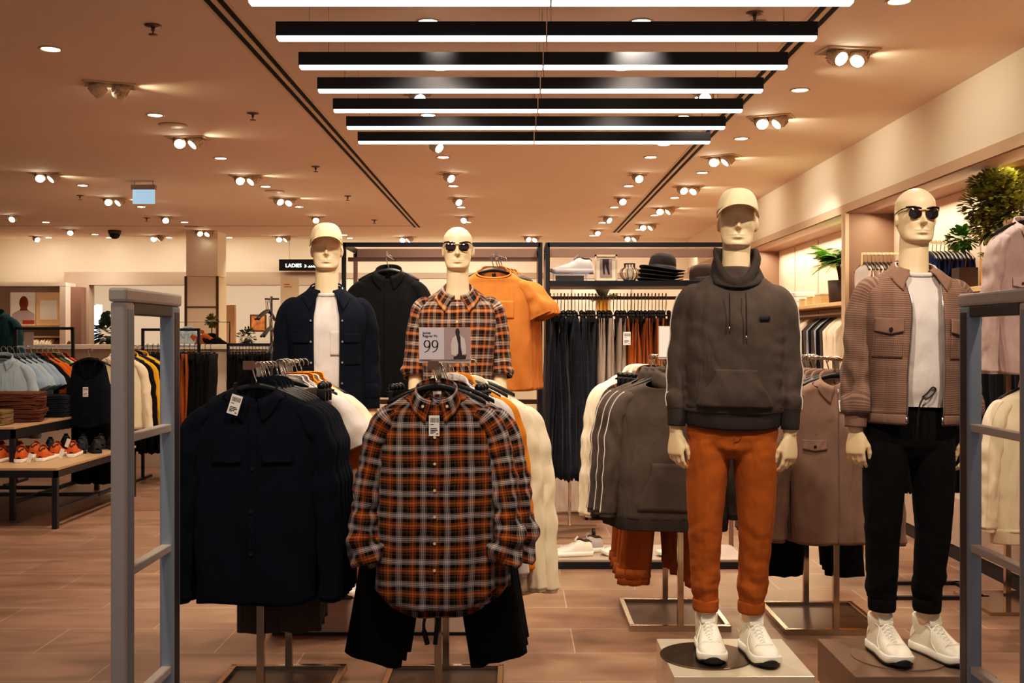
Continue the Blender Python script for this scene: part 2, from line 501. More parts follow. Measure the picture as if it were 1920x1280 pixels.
    if tagp: price_tag(root, tagp[:3], rot=tagp[3])
    root['_'] = 0; del root['_']
    return root, S

def mk_hung_trousers(label, group, m, W=.18, L=1.0, splay=0.0, seed=1, name='hanging_trousers', thick=.045, hang=-.05, fold=False, legw=.115, slant=0.0):
    """trousers hanging from clips at the waist"""
    root = thing(name, label, 'trousers', (0, 0, 0), 0, group)
    nr = 34
    for s in (-1, 1):
        mb = MB(); rows = []; uv = []
        for i in range(nr+1):
            t = i/nr; z = hang-L*t
            cx = s*lerp(W*.5, W*.5+splay, t**1.1); hw = lerp(W*.52, legw, ss(0, .45, t))
            if t > .28: hw = lerp(hw, legw, .3)
            row = []; ur = []
            for j in range(29):
                a = -PI/2+2*PI*j/28
                d = .012*ns(math.cos(a)*2+seed*3+s, t*2.0, math.sin(a)*2)*(.3+t)
                yy = (thick*(.5+.5*t)+d)*math.sin(a)
                x = cx+hw*sgn(math.cos(a))*abs(math.cos(a))**.7
                zz = z
                zz += slant*t*(x-cx)*s
                if i == nr: zz += .012*ns(x*20, seed)
                row.append(Vector((x, -yy+.010*ns(x*18, z*1.5, seed), zz))); ur.append((x+(.5 if a > PI/2 or a < -PI/2 else 0), z))
            rows.append(row); uv.append(ur)
        mb.grid(rows, uv=uv); mb.build('trouser_leg', m, root, solid=.002)
    mb = MB(); rows = []
    for z, k in ((hang+.03, 1.0), (hang+.015, 1.02), (hang, 1.02), (hang-.02, 1.0)):
        rows.append([Vector((W*k*sgn(math.cos(a))*abs(math.cos(a))**.5, thick*.55*k*math.sin(a), z)) for a in (2*PI*j/32 for j in range(32))])
    mb.grid(rows, closed=True, flip=True); mb.build('waistband', m, root, solid=.002)
    return root

def mk_slab(name, label, cat, group, m, depth=.17, L=1.0, t=.02, top=0.0, shape='trouser', seed=1, detail=14):
    """a garment seen edge-on along its rail, folds modelled down its length"""
    o = MB(); rows = []; uv = []
    for i in range(detail+1):
        u = i/detail; z = top-L*u
        if shape == 'trouser': d = depth*lerp(.9, 1.05, u); tt = t*(.35+.9*ss(0, .3, u)+.35*u)
        else:
            d = depth*(lerp(.25, 1, ss(0, .13, u))*(1-.1*u)); tt = t*(.35+.9*ss(0, .15, u)+.4*u)
        row = []; ur = []
        for j in range(20):
            a = 2*PI*j/20
            w = .35*t*ns(seed*7+math.sin(a)*1.5, u*3.2, math.cos(a))+.25*t*math.sin(u*4+seed)
            row.append(Vector((tt*.5*math.cos(a)+w, -d*sgn(math.sin(a))*abs(math.sin(a))**.8, z+(.01*math.cos(j*2.2+seed) if i == detail else 0))))
            ur.append((-d*math.sin(a)+tt*math.cos(a), z))
        rows.append(row); uv.append(ur)
    o.grid(rows, closed=True, uv=uv, cap=True)
    ob = o.build(name, m, None); return tag(ob, label, cat, group)
# ------------------------------------------------------------- mannequin body
def head_mesh():
    """origin at head centre line, z from chin 1.655 to crown 1.88"""
    z0, z1 = 1.652, 1.882
    FR = [(0, -.052), (.03, -.070), (.08, -.0795), (.14, -.080), (.2, -.0815), (.27, -.0815), (.35, -.081), (.45, -.080), (.52, -.081), (.58, -.0855), (.66, -.088), (.76, -.085), (.86, -.071), (.94, -.049), (.98, -.029), (1, -.004)]
    BK = [(0, -.010), (.06, .004), (.15, .020), (.25, .052), (.4, .085), (.55, .100), (.7, .104), (.82, .094), (.92, .068), (.97, .043), (1, .010)]
    HW = [(0, .022), (.03, .040), (.08, .0545), (.15, .062), (.25, .0665), (.38, .0695), (.5, .0718), (.62, .0745), (.74, .0735), (.85, .062), (.93, .044), (.98, .024), (1, .004)]
    rows = []; NZ, NT = 150, 180
    for i in range(NZ+1):
        h = .5-.5*math.cos(PI*i/NZ); z = lerp(z0, z1, h)
        f = interp(FR, h)[0]; b = interp(BK, h)[0]; w = interp(HW, h)[0]
        yc = (f+b)/2*.55 if h > .2 else lerp((f+b)/2, (f+b)/2*.55, h/.2); row = []
        for j in range(NT):
            th = 2*PI*j/NT; s, c = math.sin(th), math.cos(th)
            n = 2.0+.45*gs(h, .3, .3)
            x = w*sgn(s)*abs(s)**(2/n)
            y = yc+(-(yc-f) if c > 0 else (b-yc))*abs(c)**(2/n)
            if c > 0:
                d = 0
                ax = abs(x)
                d += .030*gs(x, 0, .0085)*ss(.565, .375, h)*ss(.315, .355, h)                 # nose ridge
                d += .012*gs(x, 0, .016)*gs(h, .365, .03)                                    # nose wings
                d -= .009*gs(ax, .031, .019)*gs(h, .515, .048)                              # eye sockets
                d += .0055*gs(ax, .030, .013)*gs(h, .505, .022)                             # closed lids
                d += .0045*gs(ax, .030, .026)*gs(h, .580, .028)                             # brow
                d += .003*gs(x, 0, .02)*gs(h, .575, .03)
                d += .0100*gs(x, 0, .023)*gs(h, .238, .016)*(1-.2*gs(x, 0, .004))           # upper lip
                d += .0100*gs(x, 0, .020)*gs(h, .190, .019)                                 # lower lip
                d -= .0065*gs(x, 0, .024)*gs(h, .2155, .0075)                               # mouth line
                d -= .0045*gs(x, 0, .017)*gs(h, .140, .020)                                 # dip over chin
                d += .0065*gs(x, 0, .020)*gs(h, .07, .045)                                  # chin
                d -= .003*gs(x, 0, .004)*gs(h, .295, .025)                                  # philtrum
                d += .004*gs(ax, .048, .016)*gs(h, .40, .07)                                # cheekbones
                d -= .005*gs(ax, .045, .018)*gs(h, .23, .08)
                y -= d
            row.append(Vector((x, y, z)))
        rows.append(row)
    mb = MB(); mb.grid(rows, closed=True, cap=True)
    for s in (-1, 1):                                                                        # ears
        e = MB(); rows = []
        for i in range(13):
            t = i/12*PI
            rows.append([Vector((.010*math.cos(a)*math.sin(t)+.003*math.sin(t), .019*math.sin(a)*math.sin(t), -.034*math.cos(t))) for a in (2*PI*k/16 for k in range(16))])
        e.grid([[p if True else p for p in r] for r in rows], closed=True, cap=True)
        M = Matrix.Translation((s*.0735, .012, 1.758)) @ Matrix.Rotation(s*.32, 4, 'Z') @ Matrix.Rotation(-.15, 4, 'X')
        mb.join(e, M)
    return mb
def hand_mesh(side, wrist, down=Vector((0, -.05, -1)), back=None):
    """palm and five fingers hanging from the wrist; back of hand turned out and forward"""
    D = down.normalized()
    back = back or Vector((side*.62, -.78, 0))
    Nb = (back-D*back.dot(D)).normalized()
    S = D.cross(Nb)                                                                          # towards the thumb?
    if S.x*side > 0: S = -S                                                                  # thumb side looks to the body
    W = Vector(wrist); mb = MB(); rows = []
    for (t, w, th, sh) in [(-.03, .027, .022, 0), (0, .027, .020, 0), (.02, .031, .0185, .001), (.045, .038, .017, .002), (.07, .041, .0155, .001), (.09, .040, .0135, 0), (.10, .037, .011, 0)]:
        c = W+D*t+S*sh
        rows.append([c+S*w*sgn(math.cos(a))*abs(math.cos(a))**.75+Nb*th*sgn(math.sin(a))*abs(math.sin(a))**.85 for a in (2*PI*k/20 for k in range(20))])
    mb.grid(rows, closed=True, cap=True)
    def chain(p, d, lens, rads, curl, axis):
        pts = [p-d*.025, p]; rr = [rads[0], rads[0]*1.03]
        for k, (l, r_) in enumerate(zip(lens, rads[1:])):
            d = (Matrix.Rotation(curl[k], 3, axis)@d).normalized()
            pts.append(p+d*l*.5); rr.append(r_*.98); p = p+d*l; pts.append(p); rr.append(r_*1.03)
        pts.append(p+d*rr[-1]*.5); rr.append(rr[-1]*.72); pts.append(p+d*rr[-1]*1.0); rr.append(rr[-1]*.4)
        mb.tube(pts, rr, n=12)
    ax = S if (Matrix.Rotation(.3, 3, S)@D).dot(Nb) < 0 else -S                              # curl towards the palm
    for off, ln, r0, cu in ((-.0305, (.026, .018, .014), .0076, .42), (-.0105, (.033, .022, .016), .0084, .38), (.0105, (.036, .024, .017), .0087, .34), (.0305, (.033, .022, .016), .0085, .28)):
        p = W+D*(.094-abs(off-.006)*.18)+S*off
        d = (D+S*off*.6).normalized()
        chain(p, d, ln, (r0, r0, r0*.93, r0*.84), (cu, cu*1.35, cu*1.1), ax)
    p = W+D*.036+S*.030-Nb*.004
    d = (D*.86+S*.46-Nb*.34).normalized()
    ax2 = Nb if (Matrix.Rotation(.3, 3, Nb)@d).dot(S) < d.dot(S) else -Nb
    chain(p, d, (.036, .029, .020), (.0125, .0115, .0100, .0090), (.05, .28, .22), ax2)
    return mb
def body_mesh():
    mb = head_mesh()
    rows = []
    for z, a, b, y in [(1.44, .10, .07, .012), (1.48, .086, .064, .012), (1.52, .070, .060, .010), (1.56, .0605, .055, .008), (1.62, .0565, .055, .006), (1.67, .057, .056, .006), (1.71, .054, .055, .01), (1.74, .03, .03, .01)]:
        rows.append([(a*math.cos(t), y+b*math.sin(t)-.004*gs(math.cos(t), 0, .3)*(1 if math.sin(t) < 0 else 0), z) for t in (2*PI*k/28 for k in range(28))])
    mb.grid(rows, closed=True, cap=True)
    rows = []
    for z, a, b in [(.80, .10, .07), (.86, .15, .085), (.95, .155, .09), (1.08, .135, .08), (1.2, .145, .09), (1.32, .165, .10), (1.41, .175, .09), (1.455, .155, .07), (1.485, .11, .055), (1.51, .06, .045)]:
        rows.append([(a*math.cos(t), .01+b*math.sin(t), z) for t in (2*PI*k/32 for k in range(32))])
    mb.grid(rows, closed=True, cap=True)
    for s in (-1, 1):
        mb.tube(spline([(s*.12, .01, 1.45), (s*.170, .01, 1.435), (s*.194, .012, 1.34), (s*.212, .012, 1.17), (s*.220, -.004, 1.05), (s*.228, -.02, .925), (s*.228, -.022, .90)], 30),
                [lerp(.05, .045, t/10) if t < 10 else (lerp(.045, .037, (t-10)/8) if t < 18 else lerp(.037, .0235, (t-18)/12)) for t in range(31)], n=20)
        mb.join(hand_mesh(s, (s*.228, -.024, .905)))
        mb.tube(spline([(s*.09, 0, .86), (s*.10, 0, .7), (s*.102, -.004, .5), (s*.098, .01, .34), (s*.092, .015, .17), (s*.090, .022, .12)], 24),
                [lerp(.082, .052, min(1, t/11)) if t < 12 else lerp(.052, .030, (t-12)/12) for t in range(25)], n=18)
    return remesh(mb, .0034, smooth=3, ratio=.42)

# ------------------------------------------------------------- shoes
def shoe_parts(parent, m_up, m_sole, m_lace, m_in, loc=(0,0,0), rz=0, chunky=False, low=False, hi=.0, m_tip=None, kids=True, group=None, label=None, cat=None, name='shoe', sm=None):
    """toe points to -Y, origin under the heel centre"""
    if cat: root = thing(name, label, cat, loc, rz, group)
    else:
        root = bpy.data.objects.new(name, None); C.objects.link(root); root.parent = parent; root.location = loc; root.rotation_euler = (0, 0, rz)
    Lg = .29
    K = [(0, .020, .045, .0), (.02, .030, .075, 0), (.08, .036, .088+hi, 0), (.18, .0385, .088+hi, 0), (.30, .040, .094+hi*1.2, 0), (.40, .043, .088+hi*.6, 0), (.52, .047, .072, 0), (.66, .051, .058, 0), (.80, .050, .048, 0), (.90, .043, .040, 0), (.97, .028, .030, 0), (1.0, .010, .018, 0)]
    if chunky: K = [(0, .020, .060, 0), (.02, .032, .105, 0), (.08, .039, .128, 0), (.18, .042, .135, 0), (.30, .043, .138, 0), (.38, .044, .130, 0), (.50, .049, .104, 0), (.62, .054, .082, 0), (.74, .0555, .070, 0), (.86, .050, .061, 0), (.94, .038, .052, 0), (.98, .024, .042, 0), (1.0, .010, .030, 0)]
    z0 = .022 if not chunky else .028
    def skew(t): return .006*math.sin(t*PI)                                     # slight banana of a real last
    rows = []; N = 44
    for i in range(N+1):
        t = .5-.5*math.cos(PI*i/N); w, h, _ = interp(K, t); y = .03-Lg*t
        row = []
        for j in range(29):
            a = PI*j/28; cx = math.cos(a); sz = math.sin(a)
            e = lerp(.50, .80, ss(.2, .7, t))
            narrow = 1-.42*sz**2*ss(.62, .1, t)
            row.append(Vector((w*sgn(cx)*abs(cx)**.7*narrow+skew(t), y, z0+(h-z0)*sz**e)))
        rows.append(row)
    mb = MB(); mb.grid(rows); mb.build('upper', m_up, root)
    rows = []
    def outline(t, k): 
        w = interp(K, t)[0]; return w*k+.003
    th = .0
    prof = [(.90, 0), (1.02, .004), (1.06, .014), (1.06, z0+.004), (.98, z0+.008)]
    pts_t = [.5-.5*math.cos(PI*i/30) for i in range(31)]
    for k, z in prof:
        row = []
        for i, t in enumerate(pts_t):
            rise = .018*ss(.82, 1, t)*(1 if z < z0 else .45) + (.004*ss(.1, 0, t) if chunky else 0)
            row.append(Vector((outline(t, k)+skew(t), .034-(Lg+.008)*t*(1 if k < 1.2 else 1), z+rise)))
        for i, t in reversed(list(enumerate(pts_t))):
            rise = .018*ss(.82, 1, t)*(1 if z < z0 else .45)
            row.append(Vector((-outline(t, k)+skew(t), .034-(Lg+.008)*t, z+rise)))
        rows.append(row)
    mb = MB(); mb.grid(rows, closed=True, cap=True, flip=True); mb.build('sole', m_sole, root)
    if chunky:                                                                   # dark rubber turned up at the toe
        mb = MB(); rows = []
        for k in range(5):
            u = k/4
            rows.append([Vector((math.sin(a)*.041*(1-.06*u), .03-Lg+.034-math.cos(a)*(.044-.001*u), .004+.027*u*math.cos(a)**1.5+.003)) for a in (-1.25+2.5*j/20 for j in range(21))])
        mb.grid(rows); mb.build('toe_rubber', m_tip or MATS['rubber_black'], root, solid=.004)
        mb = MB(); rows2 = []
        for z, kk in ((-.002, .93), (.006, 1.03)):
            rows2.append([Vector((outline(t, kk), .034-(Lg+.008)*t, z+.016*ss(.82, 1, t))) for t in pts_t]+[Vector((-outline(t, kk), .034-(Lg+.008)*t, z+.016*ss(.82, 1, t))) for t in reversed(pts_t)])
        mb.grid(rows2, closed=True, cap=True, flip=True); mb.build('outsole', MATS['rubber_black'], root)
    if kids:
        mb = MB()                                                               # laces
        for k in range(7):
            t = (.40 if not chunky else .37)+k*(.052 if not chunky else .050); w, h, _ = interp(K, t); y = .03-Lg*t
            hw = .019 if not chunky else .022-.0012*k; rr = .0024 if not chunky else .0034
            sl = (interp(K, t+.05)[1]-h)*.7
            mb.tube([(-hw, y+.004, h-.007), (-hw*.5, y, h+.001), (hw*.5, y-.007, h+.001+sl*.5), (hw, y-.012, h-.008+sl)], rr, n=6)
            mb.tube([(hw, y+.004, h-.007), (hw*.5, y, h+.003), (-hw*.5, y-.007, h+.003+sl*.5), (-hw, y-.012, h-.008+sl)], rr, n=6)
        w, h, _ = interp(K, .37); y = .03-Lg*.36
        for s in (-1, 1):
            mb.tube(spline([(0, y, h+.004), (s*.012, y-.006, h+.012), (s*.027, y-.016, h+.000), (s*.013, y-.014, h-.002), (0, y-.005, h+.003)], 14), .002 if not chunky else .0028, n=6)
        mb.build('laces', m_lace, root)
        if low:
            mb = MB(); rows = []                                                # opening seen from behind/above
            for r_, dz in ((1.12, -.003), (1.12, .004), (.95, .006), (.85, -.012), (.0, -.016)):
                rows.append([Vector((.0215*r_*math.cos(a), .03-Lg*.19+.045*r_*math.sin(a), interp(K, min(.40, max(.04, .19-.155*r_*math.sin(a))))[1]+dz-.002)) for a in (2*PI*k/20 for k in range(20))])
            mb.grid(rows, closed=True); mb.build('lining', m_in, root)
            mb = MB(); mb.grid([[Vector((x*(1-.15*u), .03-Lg*.36-.022*(1-u)+.006*u, .085+hi+.030*u)) for x in (-.020, -.010, 0, .010, .020)] for u in (0, .35, .7, 1)])
            mb.build('tongue', m_up, root, solid=.004)
        else:
            mb = MB(); rows = []                                                # padded ankle collar
            for r_, dz in ((.90, -.05), (1.0, -.025), (1.08, .0), (1.08, .016), (1.0, .026), (.88, .022), (.82, .0)):
                rows.append([Vector((.043*r_*math.cos(a), .03-Lg*.20+.054*r_*math.sin(a), .125+dz)) for a in (2*PI*k/28 for k in range(28))])
            mb.grid(rows, closed=True); mb.build('ankle_collar', m_up, root)
            mb = MB(); rows = []
            for u in [i/8 for i in range(9)]:
                zz = lerp(.118, .178, u); yy = lerp(.03-Lg*.42, .03-Lg*.335, u)-.006*math.sin(u*PI)
                rows.append([Vector((x*(1+.10*u), yy+.35*abs(x)**1.3*.6, zz-.25*abs(x)*u)) for x in (-.030, -.020, -.010, 0, .010, .020, .030)])
            mb.grid(rows); mb.build('tongue', m_up, root, solid=.008, sub=1)
            mb = MB()
            for s in (-1, 1): mb.tube(spline([(s*.051, .03-Lg*.62, .034), (s*.046, .03-Lg*.50, .065), (s*.030, .03-Lg*.42, .108), (s*.036, .03-Lg*.30, .118), (s*.040, .03-Lg*.16, .085), (s*.036, .03-Lg*.05, .05)], 20), .0022, n=6)
            mb.tube(spline([(-.046, .03-Lg*.74, .045), (-.030, .03-Lg*.74, .073), (0, .03-Lg*.76, .0735), (.030, .03-Lg*.74, .073), (.046, .03-Lg*.74, .045)], 16), .0016, n=6)
            mb.build('overlay_seam', m_sole, root)
    return root

# ------------------------------------------------------------- worn clothing
def cap_parts(parent, m):
    root = bpy.data.objects.new('cap', None); C.objects.link(root); root.parent = parent; root.location = (0, 0, 0)
    zc = 1.800
    mb = MB(); rows = []
    for i in range(19):
        t = i/18*PI/2
        rr = math.cos(t)**.62; z = math.sin(t)
        row = []
        for j in range(48):
            a = 2*PI*j/48
            zb = zc-.026*math.sin(a)-.003
            x = .0835*rr*math.cos(a); y = .112*rr*math.sin(a)
            seam = 1-.012*(1-min(1, abs(math.sin(3*a)))**.5)*(.3+z)
            row.append(Vector((x*seam, y*seam+.004, lerp(zb, zc+.100, z))))
        rows.append(row)
    mb.grid(rows, closed=True, cap=True); mb.build('crown', m, root, solid=.0015)
    mb = MB(); rows = []
    for i in range(11):
        u = i/10; row = []
        for j in range(33):
            v = -1+2*j/32; a = v*1.22
            x = .0825*math.sin(a); y = -.106*math.cos(a)+.004
            ln = .082*(1-abs(v)**3.4)
            ff = x*(1+.09*u)
            zz = zc+.026*math.cos(a)+.001-.006*v*v-.010*u*(1-.3*abs(v))-.016*u*v*v-.004*abs(v)**3
            row.append(Vector((ff, y-ln*u, zz)))
        rows.append(row)
    mb.grid(rows); mb.build('visor', m, root, solid=.004)
    mb = MB(); mb.ball((0, .004, zc+.098), (.007, .007, .004), 10, 6); mb.build('top_button', m, root)
    return root
def sunglasses_parts(parent):
    root = bpy.data.objects.new('sunglasses', None); C.objects.link(root); root.parent = parent; root.location = (0, -.088, 1.770)
    for s in (-1, 1):
        mb = MB(); pts = []
        for k in range(28):
            a = 2*PI*k/28; x = .0265*sgn(math.cos(a))*abs(math.cos(a))**.8; z = .0225*sgn(math.sin(a))*abs(math.sin(a))**.75
            if z < 0: x *= 1-.18*(z/-.0225)**2
            pts.append((s*.033+x, .004+.10*((s*.033+x)**2)*3.2, z))
        rows = [[Vector(p) for p in pts], [Vector((s*.033, -.001+.10*(.033**2)*3.2, 0))+(Vector(p)-Vector((s*.033, .003, 0)))*.5 for p in pts], [Vector((s*.033, -.001, 0)) for p in pts]]
        g = MB(); g.grid(rows, closed=True); g.build('lens', MATS['lens_dark'], root)
        g = MB(); g.tube(pts+[pts[0]], .0009, n=6); g.build('wire_rim', MATS['gold'], root)
        g = MB(); top = [(s*(.010+.055*u), .001+.03*u*u*.6, .0195+.006*math.sin(u*PI*.75)+.001*u) for u in [i/14 for i in range(15)]]
        g.tube(top, [.0022+.0024*math.sin(min(1, i/14+.25)*PI*.62) for i in range(15)], n=8, flat=1.3); g.build('brow_bar', MATS['frame_dark'], root)
        g = MB(); g.tube(spline([(s*.065, .019, .021), (s*.075, .040, .018), (s*.079, .080, .010), (s*.078, .105, .002)], 16), .0022, n=6); g.build('temple', MATS['frame_dark'], root)
    g = MB(); g.tube(spline([(-.011, .002, .012), (-.004, -.003, .014), (.004, -.003, .014), (.011, .002, .012)], 8), .0015, n=6)
    g.tube([(-.010, .001, .002), (-.008, .004, -.004)], .001, n=5); g.tube([(.010, .001, .002), (.008, .004, -.004)], .001, n=5)
    g.build('bridge', MATS['gold'], root)
    return root

def mk_trousers(parent, m, seed, waist=1.02, stance=.0, cuff=True, wide=1.0, hem=.178, fly=True):
    mb = MB()
    rows = []
    for z, a, b in [(.80, .10, .085), (.845, .172, .112), (.90, .186, .118), (.96, .180, .112), (waist, .165, .10)]:
        rows.append([(a*sgn(math.cos(t))*abs(math.cos(t))**.85, .008+b*math.sin(t), z) for t in (2*PI*k/40 for k in range(40))])
    mb.grid(rows, closed=True, cap=True)
    for s in (-1, 1):
        path = [(s*.088, .006, .90), (s*.093, .004, .80), (s*.101, 0, .65), (s*.102, -.006, .50), (s*.098, .004, .36), (s*.094, .012, .24), (s*.092, .010, hem+.01)]
        rad = [(0, .084, .098), (.14, .089, .103), (.34, .080, .088), (.55, .0665, .072), (.75, .060, .068), (.92, .050, .056), (1, .047, .052)]
        rad = [(r[0], r[1]*wide, r[2]*wide) for r in rad]
        sleeve(mb, path, rad, nt=32, nl=50, cap=True)
    def disp(c):
        z = c.z; w = .22+1.7*gs(z, .27, .085)+.55*gs(z, .50, .06)+.6*gs(z, .86, .05)
        d = .0060*w*(ns(c.x*7+seed, c.y*9+c.x*8, z*17+abs(c.x)*14+seed)+.45*ns(c.x*16, c.y*16+seed, z*34))
        d += .004*ss(.85, .6, z)*gs(abs(c.x)-.100, 0, .012)*(1 if c.y < 0 else 0)
        return d
    out = remesh(mb, .0065, smooth=5, disp=disp)
    o = out.build('trousers', m, parent)
    if cuff:
        for s in (-1, 1):
            b = MB(); sleeve(b, [(s*.092, .010, hem+.038), (s*.092, .010, hem+.015), (s*.092, .010, hem-.010)], [(0, .050, .055), (.12, .0535, .0585), (.8, .0525, .0575), (1, .049, .054)], nt=30, nl=12, folds=lambda a, t, L: .0025*ns(math.cos(a)*2+seed+s, math.sin(a)*2, t))
            b.build('turn_up', m, o, solid=.003)
    if fly:
        b = MB(); b.tube(spline([(0, -.103, .985), (.002, -.112, .93), (.002, -.110, .88), (.0, -.098, .845)], 14), .0018, n=6)
        b.tube(spline([(.030, -.102, .985), (.031, -.111, .92), (.022, -.110, .885), (.002, -.106, .872)], 14), .0012, n=6)
        b.build('fly_seam', m, o)
    return o
# ------------------------------------------------------------- shared materials
mat('plastic_black', (16, 15, 16), rough=.35)
mat('chrome', (205, 198, 190), rough=.14, metal=1)
mat('chrome_rack', (196, 180, 160), rough=.16, metal=1)
mat('tag_white', (236, 228, 222), rough=.6)
mat('ink', (30, 28, 30), rough=.8)
mat('print_red', (170, 60, 50), rough=.7)
mat('button_dark', (38, 28, 26), rough=.35)
mat('button_cream', (226, 200, 160), rough=.35)
mat('button_steel', (190, 190, 192), rough=.25, metal=1)
mat('rubber_black', (28, 26, 27), rough=.6)
mat('lens_dark', (26, 14, 18), rough=.08, spec=.8, coat=.6)
mat('gold', (196, 150, 80), rough=.25, metal=1)
mat('frame_dark', (26, 16, 14), rough=.25)
SKIN = mat('mannequin_shell', (236, 206, 168), rough=.42, spec=.4, var=.02, vscale=3)
fab('navy', (12, 18, 32), var=.12, sheen=.06)
fab('navy2', (13, 17, 27), var=.12, sheen=.1)
fab('black_cloth', (12, 11, 12), sheen=.04)
fab('black_cloth2', (14, 13, 14), sheen=.06)
fab('tee_white', (212, 200, 195), var=.03, sheen=.1)
fab('cream', (226, 206, 180), var=.04, sheen=.15)
fab('charcoal', (77, 67, 62), var=.18, sheen=.15)
fab('charcoal_rib', (58, 51, 48), var=.12, sheen=.1)
fab('rust', (160, 86, 32), var=.10, sheen=.12)
fab('rust2', (158, 86, 36), var=.10, sheen=.12)
fab('mustard', (206, 124, 34), var=.08, sheen=.1)
fab('orange_tee', (180, 108, 52), var=.05, sheen=.12)
fab('taupe', (134, 108, 96), var=.10, sheen=.15)
fab('brown_jacket_plain', (130, 102, 90), var=.10, sheen=.12)
fab('cap_cloth', (236, 210, 172), var=.03, sheen=.1)
mat('cord_black', (18, 15, 15), rough=.7)
mat('shoe_white', (244, 234, 216), rough=.5, var=.03, vscale=20)
mat('sole_white', (246, 240, 228), rough=.45)
mat('lace_white', (250, 244, 232), rough=.7)
mat('shoe_lining', (60, 40, 30), rough=.9)
PL = [(0, (16, 13, 14)), (.06, (142, 76, 34)), (.13, (14, 11, 12)), (.15, (166, 86, 36)), (.20, (206, 136, 68)), (.215, (166, 86, 36)), (.27, (14, 11, 12)), (.29, (136, 72, 34)), (.345, (10, 8, 10)), (.50, (150, 134, 130)), (.545, (14, 12, 14)), (.565, (186, 176, 176)), (.62, (14, 12, 14)), (.64, (190, 180, 180)), (.695, (14, 12, 14)), (.715, (150, 136, 132)), (.76, (10, 8, 10)), (.93, (90, 56, 34))]
plaid('flannel', .082, .086, PL, mixf=.56)
PL2 = [(0, (16, 12, 13)), (.06, (176, 100, 54)), (.13, (206, 134, 82)), (.19, (168, 94, 54)), (.26, (16, 12, 14)), (.33, (110, 74, 56)), (.37, (16, 12, 14)), (.46, (126, 104, 98)), (.53, (206, 186, 170)), (.57, (70, 56, 56)), (.61, (200, 176, 160)), (.66, (120, 100, 94)), (.72, (16, 12, 14)), (.80, (110, 74, 56)), (.84, (18, 14, 16))]
plaid('flannel_worn', .074, .090, PL2, mixf=.64)
HT = [(0, (146, 116, 102)), (.45, (104, 80, 70))]
plaid('brown_check', .0060, .0085, HT, mixf=.72)
NP = [(0, (22, 26, 38)), (.93, (52, 56, 68)), (.97, (22, 26, 38))]
plaid('navy_check', .075, .09, NP)
BP = [(0, (78, 62, 50)), (.46, (98, 80, 66)), (.5, (74, 58, 48)), (.93, (108, 90, 74))]
plaid('brown_wool_check', .022, .022, BP)
DP = [(0, (40, 24, 16)), (.3, (20, 12, 10)), (.46, (150, 90, 40)), (.5, (24, 14, 10)), (.8, (110, 64, 30)), (.86, (24, 16, 12))]
plaid('dark_brown_check', .09, .09, DP)

def glen(name):
    m = MATS[name]; nt = m.node_tree; b = nt.nodes['Principled BSDF']; N = nt.nodes.new; L = nt.links.new
    src = b.inputs['Base Color'].links[0].from_socket
    uv = N('ShaderNodeUVMap'); uv.uv_map = 'UVMap'; sp = N('ShaderNodeSeparateXYZ'); L(uv.outputs['UV'], sp.inputs['Vector']); acc = None
    for k, per in ((0, .085), (1, .10)):
        d = N('ShaderNodeMath'); d.operation = 'DIVIDE'; d.inputs[1].default_value = per; L(sp.outputs[k], d.inputs[0])
        f = N('ShaderNodeMath'); f.operation = 'FRACT'; L(d.outputs[0], f.inputs[0])
        g = N('ShaderNodeMath'); g.operation = 'GREATER_THAN'; g.inputs[1].default_value = .55; L(f.outputs[0], g.inputs[0])
        if acc is None: acc = g
        else:
            a = N('ShaderNodeMath'); a.operation = 'ADD'; L(acc.outputs[0], a.inputs[0]); L(g.outputs[0], a.inputs[1]); acc = a
    r = N('ShaderNodeMapRange'); r.inputs['From Max'].default_value = 2; r.inputs['To Min'].default_value = .88; r.inputs['To Max'].default_value = 1.10; L(acc.outputs[0], r.inputs['Value'])
    h = N('ShaderNodeHueSaturation'); L(src, h.inputs['Color']); L(r.outputs['Result'], h.inputs['Value']); L(h.outputs['Color'], b.inputs['Base Color'])
glen('brown_check')
# ------------------------------------------------------------- the four mannequins
BODY = body_mesh().build('body', SKIN)
def mannequin(label, X, Y, Z, rz, lean=0, turn=0):
    t = thing('mannequin', label, 'mannequin', (X, Y, Z), rz, None)
    t.rotation_euler = (0, lean, rz)
    if Y < 5: t.scale = (1.002 if turn else 1.012,)*3
    b = BODY.copy(); C.objects.link(b); b.parent = t
    return t
JK = [(.93, .176, .136, .116), (1.0, .178, .138, .116), (1.10, .178, .136, .118), (1.22, .186, .140, .126), (1.32, .197, .142, .128), (1.40, .205, .132, .120), (1.455, .203, .110, .102),
      (1.492, .176, .088, .087), (1.520, .138, .074, .077), (1.545, .100, .065, .070), (1.568, .074, .060, .064), (1.62, .062, .056, .06)]
def arm_path(s, top=1.475, end=.93, out=0.0, wd=0.0):
    return [(s*.135, .01, top-.008), (s*.176, .01, top-.020), (s*(.199+wd), .012, top-.10), (s*(.212+wd), .012, 1.18), (s*(.218+wd+out), -.004, 1.05), (s*(.224+wd*.6), -.018, end+.05), (s*.227, -.022, end)]

